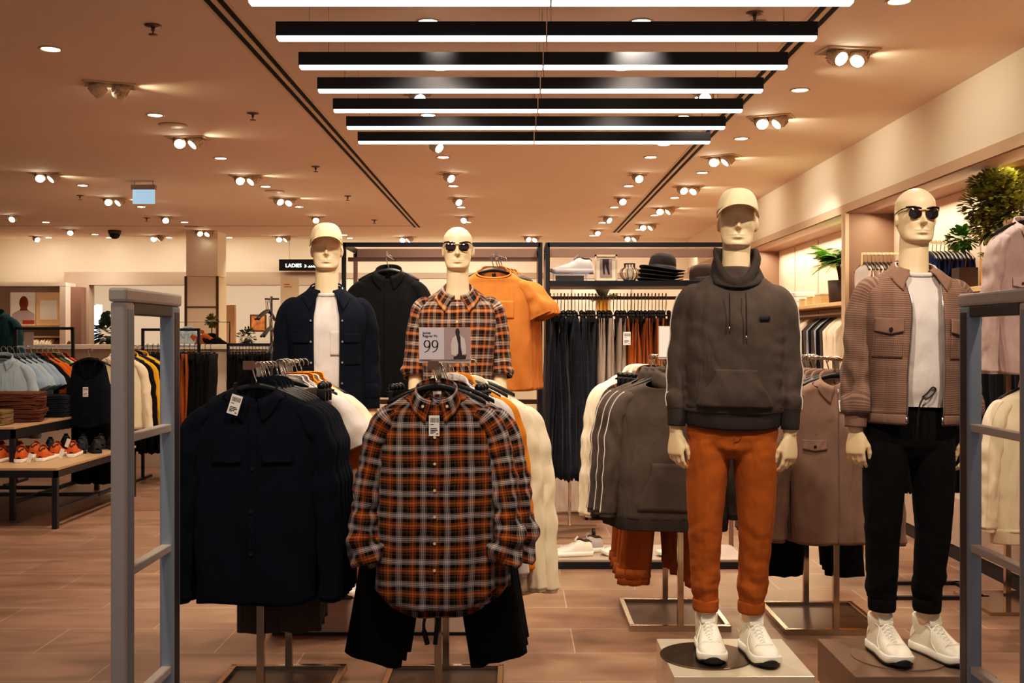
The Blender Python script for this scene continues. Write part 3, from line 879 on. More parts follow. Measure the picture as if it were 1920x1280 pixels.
def dress_hoodie(t):
    seed = 5
    mb = MB()
    K = [(.955, .185, .130, .115), (.99, .197, .142, .125), (1.04, .200, .152, .135), (1.12, .198, .152, .135), (1.25, .200, .152, .135), (1.34, .208, .148, .132), (1.41, .208, .134, .120), (1.46, .200, .112, .100), (1.495, .172, .090, .087), (1.525, .132, .075, .078), (1.55, .100, .068, .07), (1.58, .075, .062, .065)]
    def fd(x, z, f):
        return .007*ns(x*9, z*6, seed)+.005*ns(x*18+z*12, z*16, seed+3)+.012*gs(z, 1.02, .035)*ns(x*10, seed+4, 0)
    S = Surf(K, n=2.3, folds=fd)
    rows = []
    for i in range(61):
        z = lerp(.985, 1.58, i/60)
        rows.append([S.P(-PI+2*PI*j/90, z) for j in range(90)])
    mb.grid(rows, closed=True, cap=True)
    for s in (-1, 1):
        sleeve(mb, arm_path(s, 1.468, .99, wd=.004), [(0, .046, .060), (.12, .056, .070), (.3, .055, .066), (.5, .051, .060), (.62, .050, .058), (.85, .047, .052), (1, .038, .042)], cap=True, nt=34, nl=50, folds=wrinkle(seed+s, .008, fl=16, bend=.58, bw=.16))
    def disp(c):
        return .0035*ns(c.x*13, c.y*13, c.z*11+2)+.006*gs(abs(c.x), .185, .035)*ns(c.x*4, c.y*10, c.z*26+seed)*ss(1.45, 1.3, c.z)
    out = remesh(mb, .0065, smooth=5, disp=disp)
    h = out.build('hoodie', MATS['charcoal'], t)
    b = MB(); rows = []
    for z, k in ((1.015, 1.0), (1.005, .985), (.985, .955), (.96, .93), (.935, .925), (.928, .90)):
        rows.append([(.207*k*sgn(math.cos(a))*abs(math.cos(a))**.87, .004+.140*k*math.sin(a)-.004, z+.006*math.cos(2*a)) for a in (2*PI*j/72 for j in range(72))])
    b.grid(rows, closed=True, flip=True); b.build('hem_band', MATS['charcoal_rib'], h, solid=.004)
    for s in (-1, 1):
        b = MB(); sleeve(b, [(s*.2255, -.016, 1.01), (s*.227, -.020, .97), (s*.228, -.022, .925)], [(0, .044, .048), (.2, .040, .044), (.8, .036, .041), (1, .034, .038)], nt=32, nl=14)
        b.build('cuff', MATS['charcoal_rib'], h, solid=.003)
        sleeve_line(arm_path(s, 1.468, .99, wd=.004), [(0, .046, .060), (.12, .056, .070), (.3, .055, .066), (.5, .051, .060), (.62, .050, .058), (.85, .047, .052), (1, .038, .042)], (.25 if s > 0 else PI-.25), nl=50, folds=wrinkle(seed+s, .008, fl=16, bend=.58, bw=.16), off=.001, i0=9, r=.0026).build('piping', MATS['tee_white'], h)
        continue
        b = MB(); pp = spline(arm_path(s, 1.468, .99, wd=.004), 60)
        # piping down the outside of the sleeve
        rr = [(0, .046), (.12, .056), (.3, .055), (.5, .051), (.85, .047), (1, .038)]
        pts = [Vector((p.x+s*(interp(rr, i/60)[0]+.003), p.y-.014, p.z+(.03 if i < 12 else 0)*(1-i/12))) for i, p in enumerate(pp)]
        b.tube(pts[11:], .0032, n=6); b.build('piping', MATS['tee_white'], h)
    # kangaroo pocket
    rows = []
    for i in range(17):
        u = i/16; z = lerp(1.165, 1.012, u); hw = lerp(.085, .150, ss(.12, .95, u))
        rows.append([S.front(lerp(-hw, hw, j/24), z, .010+.010*math.sin(PI*u)*math.cos(PI*(j/24-.5))) for j in range(25)])
    b = MB(); b.grid(rows, flip=True); b.build('kangaroo_pocket', MATS['charcoal'], h, solid=.004)
    # funnel neck
    rows = []
    prof = [(.122, -.040), (.117, -.012), (.106, .014), (.100, .038), (.101, .066), (.098, .094), (.091, .108), (.083, .104), (.076, .078), (.069, .040), (.065, -.01)]
    for r, z in prof:
        row = []
        for j in range(72):
            a = 2*PI*j/72; f = max(0, math.cos(a))                                # a=0 front
            zz = 1.552+z*(1-.30*f)-.062*f**1.6*ss(-.04, .06, z)-.035*f**2
            rr = r*(1+.10*f)+.004*math.sin(z*90+2.2*math.cos(a)+a)+.003*ns(math.cos(a)*3, math.sin(a)*3, z*40)
            row.append(Vector((rr*math.sin(a)*.93, -rr*math.cos(a)*.88+.004, zz)))
        rows.append(row)
    b = MB(); b.grid(rows, closed=True); b.build('funnel_collar', MATS['charcoal_rib'], h, solid=.003)
    for s, zl in ((-1, 1.335), (1, 1.30)):
        b = MB(); pts = [S.front(s*.032+(.004 if s > 0 else .002)*k/10, lerp(1.47, zl, k/10), .012+.02*(1-k/10)**2) for k in range(11)]
        b.tube(pts, .0026, n=7); c = b.build('drawstring', MATS['cord_black'], h)
        b = MB(); b.tube([pts[-1], pts[-1]+Vector((0, 0, -.018))], .0032, n=8); b.build('cord_tip', MATS['button_steel'], c)
    b = MB(); S.patch(b, .088, .128, 1.362, 1.380, off=.010, nx=6, nzz=3); b.build('chest_badge', MATS['cord_black'], h, solid=.002)

def dress_tee(t, drop=.05):
    K = [(1.01, .160, .112, .105), (1.08, .165, .122, .112), (1.25, .174, .125, .12), (1.34, .184, .126, .115), (1.42, .184, .112, .1), (1.47, .160, .088, .085), (1.51, .125, .070, .075), (1.545, .088, .060, .066), (1.58, .066, .056, .06)]
    S = Surf(K, folds=lambda x, z, f: .006*ns(x*12, z*4, 3)+.004*ns(x*22, z*14, 8)+.006*gs(z, 1.04, .03)*ns(x*20, z*8, 2))
    b = MB(); top = lambda th: 1.572-drop*((1+math.cos(th))/2)**2
    S.fill(b, top, lambda th: 1.005, nz=60, nt=90); o = b.build('t_shirt', MATS['tee_white'], t)
    b = MB(); rows = []
    for k, dz in ((1.03, -.004), (1.05, .006), (1.0, .014), (.94, .012)):
        rows.append([Vector(((S.P(th, top(th)).x)*k, S.P(th, top(th)).y*k, top(th)+dz)) for th in (2*PI*j/60 for j in range(60))])
    b.grid(rows, closed=True); b.build('neckband', MATS['tee_white'], o, solid=.002)
    return S, o
def open_jacket(t, m, name, hem, gap, seed, cuffm, off=.0, amp=.009, flare=.0, blouson=False, n=2.35):
    K = [(k[0], k[1]+(.006 if k[0] < 1.5 else .002)+flare*ss(1.3, .9, k[0]), k[2]+.010, k[3]+.010) for k in JK]
    if blouson: K = [(hem-.02, .205, .142, .135)]+[(k[0], k[1]*1.02, k[2]*1.03, k[3]*1.03) for k in K if k[0] > .97]
    else: K = [(.70, K[0][1]+.010, K[0][2]+.01, K[0][3]+.01)]+K
    S = Surf(K, n=n, folds=lambda x, z, f: amp*ns(x*10, z*2.4, seed)*ss(1.55, 1.2, z)*1.4+.004*ns(x*20, z*11, seed+2))
    b = MB(); top = lambda th: 1.570-.03*((1+math.cos(th))/2)
    S.fill(b, top, lambda th: hem, gap=gap, nz=70, nt=120); o = b.build(name, m, t, solid=.004)
    return S, o
def add_sleeves(o, m, end, seed, wd=.006, cuff=None, rad=None, amp=.009, name='sleeve', top=1.475):
    for s in (-1, 1):
        b = MB(); sleeve(b, arm_path(s, top, end+.04, wd=wd), rad or [(0, .044, .058), (.12, .056, .070), (.3, .056, .066), (.5, .053, .062), (.62, .052, .060), (.85, .048, .053), (.96, .046, .049), (1, .040, .043)], nt=36, nl=70, folds=wrinkle(seed+s*2, amp, fl=15, bend=.6, bw=.22))
        b.build(name, m, o, solid=.003)
        b = MB(); sleeve(b, [(s*.2255, -.014, end+.06), (s*.227, -.018, end+.03), (s*.228, -.021, end-.012)], [(0, .046, .049), (.3, .043, .047), (1, .040, .044)], nt=30, nl=10)
        b.build('cuff', cuff or m, o, solid=.003)

def dress_brown(t):
    S0, _ = dress_tee(t)
    gap = lambda z: .070-.010*ss(1.5, 1.42, z)+.012*ss(1.4, 1.1, z)
    m = MATS['brown_check']
    S, o = open_jacket(t, m, 'jacket', .975, gap, 21, m, blouson=True)
    add_sleeves(o, m, .925, 23, amp=.012, rad=[(0, .044, .058), (.12, .057, .072), (.3, .057, .068), (.5, .054, .062), (.7, .052, .060), (.86, .058, .063), (.95, .056, .060), (1, .044, .048)], cuff=MATS['brown_jacket_plain'])
    b = MB(); rows = []
    for z, k in ((.975, 1.0), (.972, 1.012), (.945, 1.0), (.935, .985)):
        row = []
        g0 = S.th_at(gap(.98), .98)
        for j in range(90):
            th = g0+(2*PI-2*g0)*j/89; th = th if th <= PI else th-2*PI
            p = S.P(th, .98); row.append(Vector((p.x*k, p.y*k, z)))
        rows.append(row)
    b.grid(rows, flip=True); b.build('hem_band', MATS['brown_jacket_plain'], o, solid=.004)
    b = MB(); collar(b, .074, .064, drop=.045, back=1.566, th0=.52, h=.028, leaf=.055, tip=.085, spread=.030, yc=.004, roll=.03, S=S); b.build('collar', MATS['brown_jacket_plain'], o, solid=.003)
    for s in (-1, 1):
        b = MB(); x0, x1 = (.092, .188) if s > 0 else (-.188, -.092)
        S.patch(b, x0, x1, 1.300, 1.352, off=.007, dz=lambda u: -.012*(1-abs(2*u-1)), edge=.004); b.build('pocket_flap', MATS['brown_jacket_plain'], o, solid=.004)
        b = MB(); button(b, S.front((x0+x1)/2, 1.308, .017), r=.0085); b.build('button', MATS['button_dark'], o)
        b = MB(); S.patch(b, x0+.003, x1-.003, 1.195, 1.300, off=.004); b.build('pocket', m, o, solid=.002)
        b = MB(); b.tube([S.front(s*gap(z), z, .004) for z in [lerp(.96, 1.50, k/40) for k in range(41)]], .0028, n=6); b.build('zip', MATS['button_steel'], o)
        b = MB(); b.obox(S.front(s*gap(.95), .955, .006), (.010, .006, .030)); b.build('zip_pull', MATS['button_steel'], o)
    tr = mk_trousers(t, MATS['black_cloth'], 31, waist=1.065, hem=.185)
    b = MB(); b.tube(spline([(.0, -.118, 1.045), (.015, -.128, 1.062), (.035, -.128, 1.085), (.050, -.124, 1.075), (.030, -.128, 1.05), (.006, -.130, 1.035)], 24), .0028, n=7)
    b.tube(spline([(.004, -.125, 1.045), (-.012, -.128, 1.02), (-.018, -.126, .97), (-.020, -.128, .92)], 16), .0028, n=7); b.build('drawstring', MATS['cord_black'], tr)

def dress_navy(t):
    S0, o0 = dress_tee(t)
    b = MB(); S0.patch(b, .018, .09, 1.22, 1.345, off=.004); b.build('pocket', MATS['tee_white'], o0, solid=.0015)
    gap = lambda z: .052+.012*ss(1.5, 1.40, z)-.004*ss(1.3, .9, z)
    m = MATS['navy']
    S, o = open_jacket(t, m, 'overshirt', .84, gap, 41, m, flare=.012)
    add_sleeves(o, m, .955, 43)
    b = MB(); collar(b, .073, .063, drop=.045, back=1.568, th0=.44, h=.030, leaf=.055, tip=.105, spread=.034, yc=.004, roll=.03, S=S); b.build('collar', m, o, solid=.003)
    for s in (-1, 1):
        x0, x1 = (.088, .170) if s > 0 else (-.170, -.088)
        b = MB(); S.patch(b, x0, x1, 1.285, 1.330, off=.007, edge=.004); b.build('pocket_flap', m, o, solid=.004)
        b = MB(); S.patch(b, x0+.003, x1-.003, 1.170, 1.285, off=.004); b.build('pocket', m, o, solid=.002)
        for k in range(6):
            b = MB(); z = 1.395-k*.105; button(b, S.front(s*(gap(z)+.014), z, .007), r=.0062); b.build('snap_button', MATS['button_steel'], o)
    mk_trousers(t, MATS['rust2'], 51)

def dress_plaid(t):
    m = MATS['flannel_worn']
    K = [(.78, .200, .138, .122)]+[(k[0], k[1]+.002, k[2]+.003, k[3]+.004) for k in JK]
    S = Surf(K, n=2.35, folds=lambda x, z, f: .008*ns(x*10, z*2.4, 61)*ss(1.55, 1.2, z)*1.4+.004*ns(x*20, z*11, 62))
    b = MB(); S.fill(b, lambda th: 1.573-.07*((1+math.cos(th))/2)**2.5, lambda th: .84-.04*abs(math.cos(th))**2+.02, nz=70, nt=120); o = b.build('shirt', m, t, solid=.003)
    for s in (-1, 1):
        b = MB(); sleeve(b, [(s*.135, .01, 1.467), (s*.178, .01, 1.455), (s*.205, .012, 1.36), (s*.219, .012, 1.22), (s*.224, .004, 1.14), (s*.222, -.004, 1.11)],
               [(0, .044, .058), (.15, .056, .070), (.4, .055, .066), (.66, .053, .060), (.80, .060, .064), (.9, .056, .060), (.95, .060, .063), (1, .052, .055)], nt=36, nl=70, folds=wrinkle(65+s, .014, fl=26, bend=.85, bw=.16))
        b.build('rolled_sleeve', m, o, solid=.003)
        pass
    b = MB(); collar(b, .070, .060, drop=.07, back=1.570, th0=.20, h=.030, leaf=.05, tip=.088, spread=.040, yc=.004, roll=.028, S=S); b.build('collar', m, o, solid=.003)
    b = MB(); S.patch(b, -.016, .016, .85, 1.490, off=.0035, nx=4, nzz=60); b.build('placket', m, o, solid=.0015)
    for k in range(7):
        b = MB(); button(b, S.front(0, 1.475-k*.085, .008), r=.0058); b.build('button', MATS['button_cream'], o)
    mk_trousers(t, MATS['black_cloth2'], 71)

def shoes_for(t, toe=(.06, -.06), off=(0, 0), y=.0):
    for s, rz in ((-1, toe[0]), (1, toe[1])):
        shoe_parts(t, MATS['shoe_white'], MATS['sole_white'], MATS['lace_white'], MATS['shoe_lining'], loc=(s*.090+(off[0] if s < 0 else off[1]), .065+y, .002), rz=rz, chunky=True, hi=.050)

MN = {}
t = mannequin('headed mannequin in charcoal funnel-neck hoodie, rust trousers and cream cap',   .868, 4.385, .207, -.14, .022, 1); MN['hoodie'] = t
dress_hoodie(t); mk_trousers(t, MATS['rust'], 3, waist=1.0); cap_parts(t, MATS['cap_cloth']); shoes_for(t, (.10, .26))
t = mannequin('bald mannequin in open brown checked jacket over white t-shirt, sunglasses and black trousers', 1.585, 4.36, .207, .02, .026); MN['brown'] = t
dress_brown(t); sunglasses_parts(t); shoes_for(t, (.06, .34))
t = mannequin('mannequin in cream cap and open navy overshirt over white t-shirt, behind the navy shirt rack', -.972, 5.50, .19, .17, -.004); MN['navy'] = t
dress_navy(t); cap_parts(t, MATS['cap_cloth']); shoes_for(t)
t = mannequin('bald mannequin in sunglasses and an orange flannel shirt with rolled sleeves', -.302, 5.50, .19, .03, 0); MN['plaid'] = t
dress_plaid(t); sunglasses_parts(t); shoes_for(t)
bpy.data.objects.remove(BODY)
# ------------------------------------------------------------- the shop shell
def tile_floor():
    m, nt, b = newmat('floor_tiles'); N = nt.nodes.new; L = nt.links.new
    tc = N('ShaderNodeTexCoord'); mp = N('ShaderNodeMapping'); L(tc.outputs['Object'], mp.inputs['Vector'])
    mp.inputs['Location'].default_value = (.15, .02, 0)
    br = N('ShaderNodeTexBrick'); br.inputs['Scale'].default_value = 1; br.inputs['Brick Width'].default_value = .86; br.inputs['Row Height'].default_value = .425
    br.inputs['Mortar Size'].default_value = .0028; br.inputs['Mortar Smooth'].default_value = .2; br.offset = .5
    br.inputs['Color1'].default_value = lin((148, 118, 98)); br.inputs['Color2'].default_value = lin((134, 102, 82)); br.inputs['Mortar'].default_value = lin((186, 160, 140))
    L(mp.outputs['Vector'], br.inputs['Vector'])
    mp2 = N('ShaderNodeMapping'); mp2.inputs['Scale'].default_value = (1.2, 3.4, 1); L(tc.outputs['Object'], mp2.inputs['Vector'])
    n = N('ShaderNodeTexNoise'); n.inputs['Scale'].default_value = 1.5; n.inputs['Detail'].default_value = 8; n.inputs['Roughness'].default_value = .6; n.inputs['Distortion'].default_value = .8
    L(mp2.outputs['Vector'], n.inputs['Vector'])
    r = N('ShaderNodeMapRange'); r.inputs['From Min'].default_value = .3; r.inputs['From Max'].default_value = .72; r.inputs['To Min'].default_value = .66; r.inputs['To Max'].default_value = 1.18
    L(n.outputs['Fac'], r.inputs['Value'])
    h = N('ShaderNodeHueSaturation'); L(br.outputs['Color'], h.inputs['Color']); L(r.outputs['Result'], h.inputs['Value']); L(h.outputs['Color'], b.inputs['Base Color'])
    r2 = N('ShaderNodeMapRange'); r2.inputs['To Min'].default_value = .30; r2.inputs['To Max'].default_value = .52; L(n.outputs['Fac'], r2.inputs['Value']); L(r2.outputs['Result'], b.inputs['Roughness'])
    bp = N('ShaderNodeBump'); bp.inputs['Strength'].default_value = .25; bp.inputs['Distance'].default_value = .002; L(br.outputs['Fac'], bp.inputs['Height']); bp.invert = True
    L(bp.outputs['Normal'], b.inputs['Normal'])
    return m
FLOOR = tile_floor()
CEILM = mat('ceiling_paint', (230, 209, 192), rough=.85, var=.02, vscale=.6)
WALLC = mat('wall_cream', (228, 214, 196), rough=.85)
WALLP = mat('wall_panel_pink', (222, 202, 188), rough=.7)
BULK = mat('bulkhead_paint', (240, 228, 210), rough=.8)
GREIGE = mat('greige_laminate', (170, 150, 136), rough=.55)
GREIGE_D = mat('greige_dark', (128, 100, 88), rough=.6)
BLACKM = mat('black_powdercoat', (20, 22, 30), rough=.4, spec=.5)
OAK = mat('pale_oak', (216, 178, 132), rough=.55, var=.10, vscale=3, vstretch=(1, 8, 8))
MIRROR = mat('mirror_glass', (244, 222, 190), rough=.2, metal=.3)  # cream colour and weak metal stand in for the reflected shop interior
SLOT = mat('slot_black', (14, 10, 9), rough=.9)
GLOW = mat('lamp_glow', (255, 246, 226), emit=24, ecol=(255, 242, 218))
DIFF = mat('bar_diffuser', (240, 250, 248), emit=2.6, ecol=(232, 250, 246))
TRIMW = mat('fixture_white', (214, 190, 160), rough=.5)

XR, XN, YB, XL = 2.97, 3.40, 18.4, -12.0
mb = MB(); mb.box(XL, XN+.1, .6, 21.6, -.1, 0); struct('floor', mb, FLOOR)
mb = MB(); mb.box(XL, XN+.1, .6, 21.6, CEIL, CEIL+.1); struct('ceiling', mb, CEILM)
mb = MB(); mb.box(XN, XN+.1, .6, 18.5, 0, CEIL); struct('wall_right', mb, WALLP)
mb = MB(); mb.box(XR, XN, .6, 18.4, 2.70, CEIL); struct('wall_right_bulkhead', mb, BULK)
mb = MB(); mb.box(XR-.012, XN, .6, 18.4, 2.625, 2.70); struct('trim_1', mb, mat('trim_greige', (196, 168, 142), rough=.5))
mb = MB(); mb.box(XL-.1, XL, .6, 21.6, 0, CEIL); struct('wall_left', mb, WALLC)
# back wall: lintel over the portals, solid wall between and behind the frame unit
pl, pr = at(145, 0, YB).x, at(352, 0, YB).x
ql, qr = at(412, 0, YB).x, at(628, 0, YB).x
mb = MB(); mb.box(XL, XN, YB, YB+.12, 2.62, CEIL); mb.box(XL, pl, YB, YB+.12, 0, 2.62); mb.box(pr, ql, YB, YB+.12, 0, 2.62); mb.box(qr, XN, YB, YB+.12, 0, 2.62)
struct('wall_back', mb, WALLC)
mb = MB()
for px in (738, 848, 960, 1072, 1184, 1296, 1380):
    x = at(px, 0, YB).x; mb.box(x-.012, x+.012, YB-.012, YB, 0, 2.6)
mb.box(qr, XN, YB-.02, YB, 2.52, 2.62)
struct('trim_2', mb, GREIGE)
mb = MB(); mb.box(qr+.1, XN, YB-.03, YB-.012, .9, 2.34); 
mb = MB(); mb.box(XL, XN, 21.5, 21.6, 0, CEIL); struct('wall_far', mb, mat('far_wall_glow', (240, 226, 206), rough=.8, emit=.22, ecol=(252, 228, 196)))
# portals in greige laminate
def portal(x0, x1, n, right=True):
    mb = MB(); mb.box(x0-.12, x1+.1, YB-.25, YB-.02, 2.40, 2.62); mb.box(x0-.12, x0+.30, YB-.25, YB-.02, 0, 2.40)
    if right: mb.box(x1-.05, x1+.1, YB-.25, YB-.02, 0, 2.40)
    struct('door_%d' % n, mb, GREIGE)
portal(pl, pr, 1, False); 
mb = MB(); mb.box(ql-.3, qr+.1, YB-.25, YB-.02, 2.40, 2.62); struct('trim_3', mb, GREIGE)
# ceiling slots: two pairs of dark grooves
for k, (xa, xb, ye) in enumerate(((-1.555, -1.49, 16.4), (1.575, 1.64, 17.2))):
    mb = MB()
    for x in (xa, xb): mb.box(x-.013, x+.013, 3.5, ye, CEIL-.006, CEIL)
    struct('trim_%d' % (4+k*2), mb, SLOT)
    mb = MB(); mb.box(xa-.035, xa-.018, 3.5, ye, CEIL-.004, CEIL); mb.box(xb+.018, xb+.035, 3.5, ye, CEIL-.004, CEIL); mb.box(xa+.02, xb-.02, 3.5, ye, CEIL-.004, CEIL)
    struct('trim_%d' % (5+k*2), mb, TRIMW)
mb = MB(); mb.box(XL, -1.6, 16.2, 16.23, CEIL-.004, CEIL); struct('trim_8', mb, GREIGE)
# right-hand niches
for n, (y0, y1) in enumerate(((9.6, 9.68), (13.8, 13.88), (5.35, 5.43))):
    mb = MB(); mb.box(XR, XN, y0, y1, 0, 2.63); struct('trim_%d' % (9+n), mb, GREIGE_D)
    mb = MB(); mb.box(XR-.015, XR+.02, y0-.015, y1+.015, 0, 2.63); struct('trim_%d' % (19+n), mb, mat('trim_greige', (0,0,0)))
mb = MB(); mb.box(XR, XN, .8, 18.3, 0, .10); struct('baseboard_right', mb, mat('kick_black', (22, 18, 18), rough=.6))
mb = MB(); mb.box(XR-.01, XN, .8, 18.3, .10, .42); struct('trim_12', mb, GREIGE)
mb = MB(); mb.box(XR, XN, 1.0, 18.3, 2.615, 2.63); struct('trim_13', mb, GREIGE_D)
mb = MB()
for y in (6.6, 7.8, 10.8, 12.0, 13.0): mb.box(XN-.006, XN, y, y+.012, .42, 2.6)
struct('trim_14', mb, GREIGE)
# column
cx0, cx1 = at(349, 0, 17).x, at(408, 0, 17).x
mb = MB(); mb.box(cx0, cx1, 17, 17.5, 2.48, CEIL); mb.box(cx0+.03, cx1-.03, 17.03, 17.47, 0, 2.48); col = struct('column', mb, BULK); col['kind'] = 'structure'
mb = MB(); mb.box(cx0, cx1, 16.99, 17.03, 1.0, 2.47); mb.box(cx1-.03, cx1+.005, 17.0, 17.5, 1.0, 2.47); mb.build('mirror_panel', MIRROR, col, smooth=False)
mb = MB()
for x in (cx0, cx1): mb.box(x-.02, x+.02, 16.975, 17.0, 1.0, 2.48)
mb.box(cx0, cx1, 16.97, 16.99, 1.98, 2.0)
mb.build('mirror_trim', mat('bronze', (110, 84, 60), rough=.35, metal=.8), col, smooth=False)

# ------------------------------------------------------------- ceiling fittings
DL = [(95,91),(291,215),(414,296),(498,349),(561,387),(155,347),(265,387),(86,416),(346,416),(178,439),(91,445),(205,445),(317,445),(430,445),(803,40),(824,127),(803,215),(831,294),(850,348),(865,388),(876,416),(656,446),(645,440),
      (1202,40),(1166,127),(1317,182),(1280,218),(1245,270),(1220,294),(1179,348),(1152,388),(1129,417),(1111,441),(1500,168),(1390,259),(1317,323),(1265,370),(1227,403),(1198,430),(1177,445),(1686,1)]
def mk_down():
    t = thing('recessed_downlight', 'round recessed downlight glowing white, flush in the tan ceiling', 'ceiling light', (0, 0, 0), 0, 'recessed downlights in the ceiling')
    mb = MB(); mb.lathe([(.068, 0), (.070, -.004), (.058, -.007), (.050, -.002), (.050, 0)], n=28); mb.build('trim_ring', TRIMW, t)
    mb = MB(); mb.lathe([(.0005, -.004), (.048, -.004), (.050, .0), (.0005, .0)], n=24); mb.build('lens', GLOW, t)
    return t
d0 = mk_down(); DP_ = []
for i, (px, py) in enumerate(DL):
    p = onz(px, py, CEIL); o = d0 if i == 0 else copy_tree(d0); o.location = (p.x, p.y, CEIL-.001); DP_.append(p)
GB = [(205,158,2,200),(352,258,2,160),(462,330,2,180),(533,371,2,190),(592,406,1,180),(88,325,2,60),(214,371,2,40),(25,404,1,180),(132,430,1,90),(310,406,1,90),(382,432,2,30),(295,442,2,90),(531,443,2,90),(762,444,2,90),(842,325,1,90),(858,371,1,90),(871,406,1,90),(68,443,1,0),(818,266,1,90),(783,173,1,90),
      (1590,95,2,20),(1445,219,2,30),(1352,293,2,25),(1291,349,2,25),(1247,389,2,20),(1214,420,2,20),(1184,442,2,20),(1323,171,1,90),(1196,326,1,90),(1166,370,1,90),(1139,406,1,90),(1119,431,1,90),(997,443,2,90)]
def mk_gimbal(n, ln):
    t = thing('gimbal_spotlight', 'square recessed fitting with ' + ('two tilted finned spotlight heads' if n == 2 else 'one tilted spotlight head'), 'spotlight', (0, 0, 0), 0, 'recessed spotlights with ' + ('two heads' if n == 2 else 'one head'))
    w = .16 if n == 2 else .10
    mb = MB(); mb.box(-w, w, -.085, .085, -.006, -.001); mb.build('recess_plate', GREIGE, t, smooth=False)
    mb = MB()
    for a, b_, c, d in ((-w, w, -.092, -.080), (-w, w, .080, .092), (-w-.008, -w+.004, -.092, .092), (w-.004, w+.008, -.092, .092)): mb.box(a, b_, c, d, -.010, -.001)
    mb.build('frame', TRIMW, t, smooth=False)
    for k in range(n):
        x = 0 if n == 1 else (-.07, .07)[k]
        M = Matrix.Translation((x, 0, -.035)) @ Matrix.Rotation((-.95, -.6)[k], 4, 'X') @ Matrix.Rotation((-.25, .55)[k], 4, 'Y')
        mb = MB(); mb.lathe([(.045, .045), (.050, .03), (.050, -.035), (.046, -.045), (.040, -.045)], n=20)
        for q in range(16):
            a = 2*PI*q/16; mb.obox((.053*math.cos(a), .053*math.sin(a), .01), (.008, .003, .05), Matrix.Rotation(a, 3, 'Z'))
        mb.xf(M); hd = mb.build('spot_head', TRIMW, t)
        mb = MB(); mb.lathe([(.0005, -.046), (.040, -.046), (.040, -.040), (.0005, -.040)], n=20); mb.xf(M); mb.build('lens', GLOW, hd)
    return t
g1, g2 = mk_gimbal(1, 0), mk_gimbal(2, 0); used = set(); GP = []
for px, py, n, ang in GB:
    p = onz(px, py, CEIL); b0 = g1 if n == 1 else g2
    o = b0 if n not in used else copy_tree(b0)
    used.add(n); o.location = (p.x, p.y, CEIL); o.rotation_euler = (0, 0, math.radians(ang if (px, py) == (205, 158) else R.uniform(-35, 35))); GP.append((p, n, ang))
sp = None
for px, py in ((287,53),(474,218),(592,318),(652,373),(150,372),(275,414),(702,418),(1415,30)):
    p = onz(px, py-6, CEIL)
    if sp is None:
        sp = thing('sprinkler_head', 'small pendent fire sprinkler under the ceiling', 'sprinkler', (0,0,0), 0, 'sprinkler heads')
        mb = MB(); mb.lathe([(.045, 0), (.045, -.004), (.02, -.010), (.015, -.012)], n=20); mb.build('escutcheon', mat('brushed_brass', (120, 96, 76), rough=.4, metal=.7), sp)
        mb = MB(); mb.lathe([(.010, -.01), (.010, -.03), (.004, -.034), (.004, -.048), (.024, -.05), (.024, -.054), (.001, -.055)], n=14); mb.build('deflector', MATS['brushed_brass'], sp); o = sp
    else: o = copy_tree(sp)
    o.location = (p.x, p.y, CEIL-.001)
for i, (px, py) in enumerate(((324,234),(1030//2,358),(360,425))):
    p = onz(px, py, CEIL); mb = MB(); mb.lathe([(.10, 0), (.10, -.006), (.09, -.010), (.001, -.010)], n=32)
    t = thing('ceiling_speaker', ['round flat speaker grille beside the long row of downlights on the left', 'round speaker grille above the ladies sign', 'small round speaker grille near the back wall'][i], 'speaker', (p.x, p.y, CEIL-.001)); mb.build('grille', TRIMW, t); 
    mb = MB(); mb.lathe([(.112, 0), (.112, -.005), (.100, -.006), (.100, 0)], n=32); mb.build('rim', GREIGE, t)
p = onz(215, 432, CEIL); t = thing('dome_camera', 'dark dome security camera hanging from the ceiling', 'camera', (p.x, p.y, CEIL-.001))
mb = MB(); mb.lathe([(.10, 0), (.10, -.05), (.09, -.055)], n=24); mb.build('housing', mat('camera_grey', (90, 74, 64), rough=.5), t)
mb = MB(); mb.lathe([(.085, -.05), (.082, -.08), (.06, -.115), (.03, -.13), (.001, -.135)], n=24); mb.build('dome', MATS['rubber_black'], t)
p = onz(1420, 42, CEIL); t = thing('smoke_detector', 'white smoke detector behind the light bars', 'smoke detector', (p.x, p.y, CEIL-.001))
mb = MB(); mb.lathe([(.055, 0), (.055, -.02), (.045, -.025), (.04, -.045), (.001, -.05)], n=24); mb.build('housing', TRIMW, t)
mb = MB(); mb.lathe([(.046, -.025), (.048, -.03), (.042, -.034)], n=24); mb.build('grille_ring', GREIGE_D, t)
# glowing blank panel sign hanging from the ceiling
Ysg = 11.6; a = at(247, 382, Ysg); b = at(292, 352, Ysg)
t = thing('hanging_sign', 'pale blue lit panel sign hung from the ceiling on the left', 'sign', ((a.x+b.x)/2, Ysg, a.z))
mb = MB(); mb.box(-.12, .12, -.005, .005, 0, b.z-a.z-.02); mb.build('lit_panel', mat('sign_blue_glow', (170, 205, 225), rough=.4, emit=.75, ecol=(160, 205, 235)), t, smooth=False)
mb = MB(); mb.box(-.132, .132, -.03, .03, b.z-a.z-.02, b.z-a.z+.03); 
for s in (-1, 1): mb.tube([(s*.1, 0, b.z-a.z+.03), (s*.1, 0, CEIL-a.z)], .004)
mb.build('bracket', GREIGE, t, smooth=False)

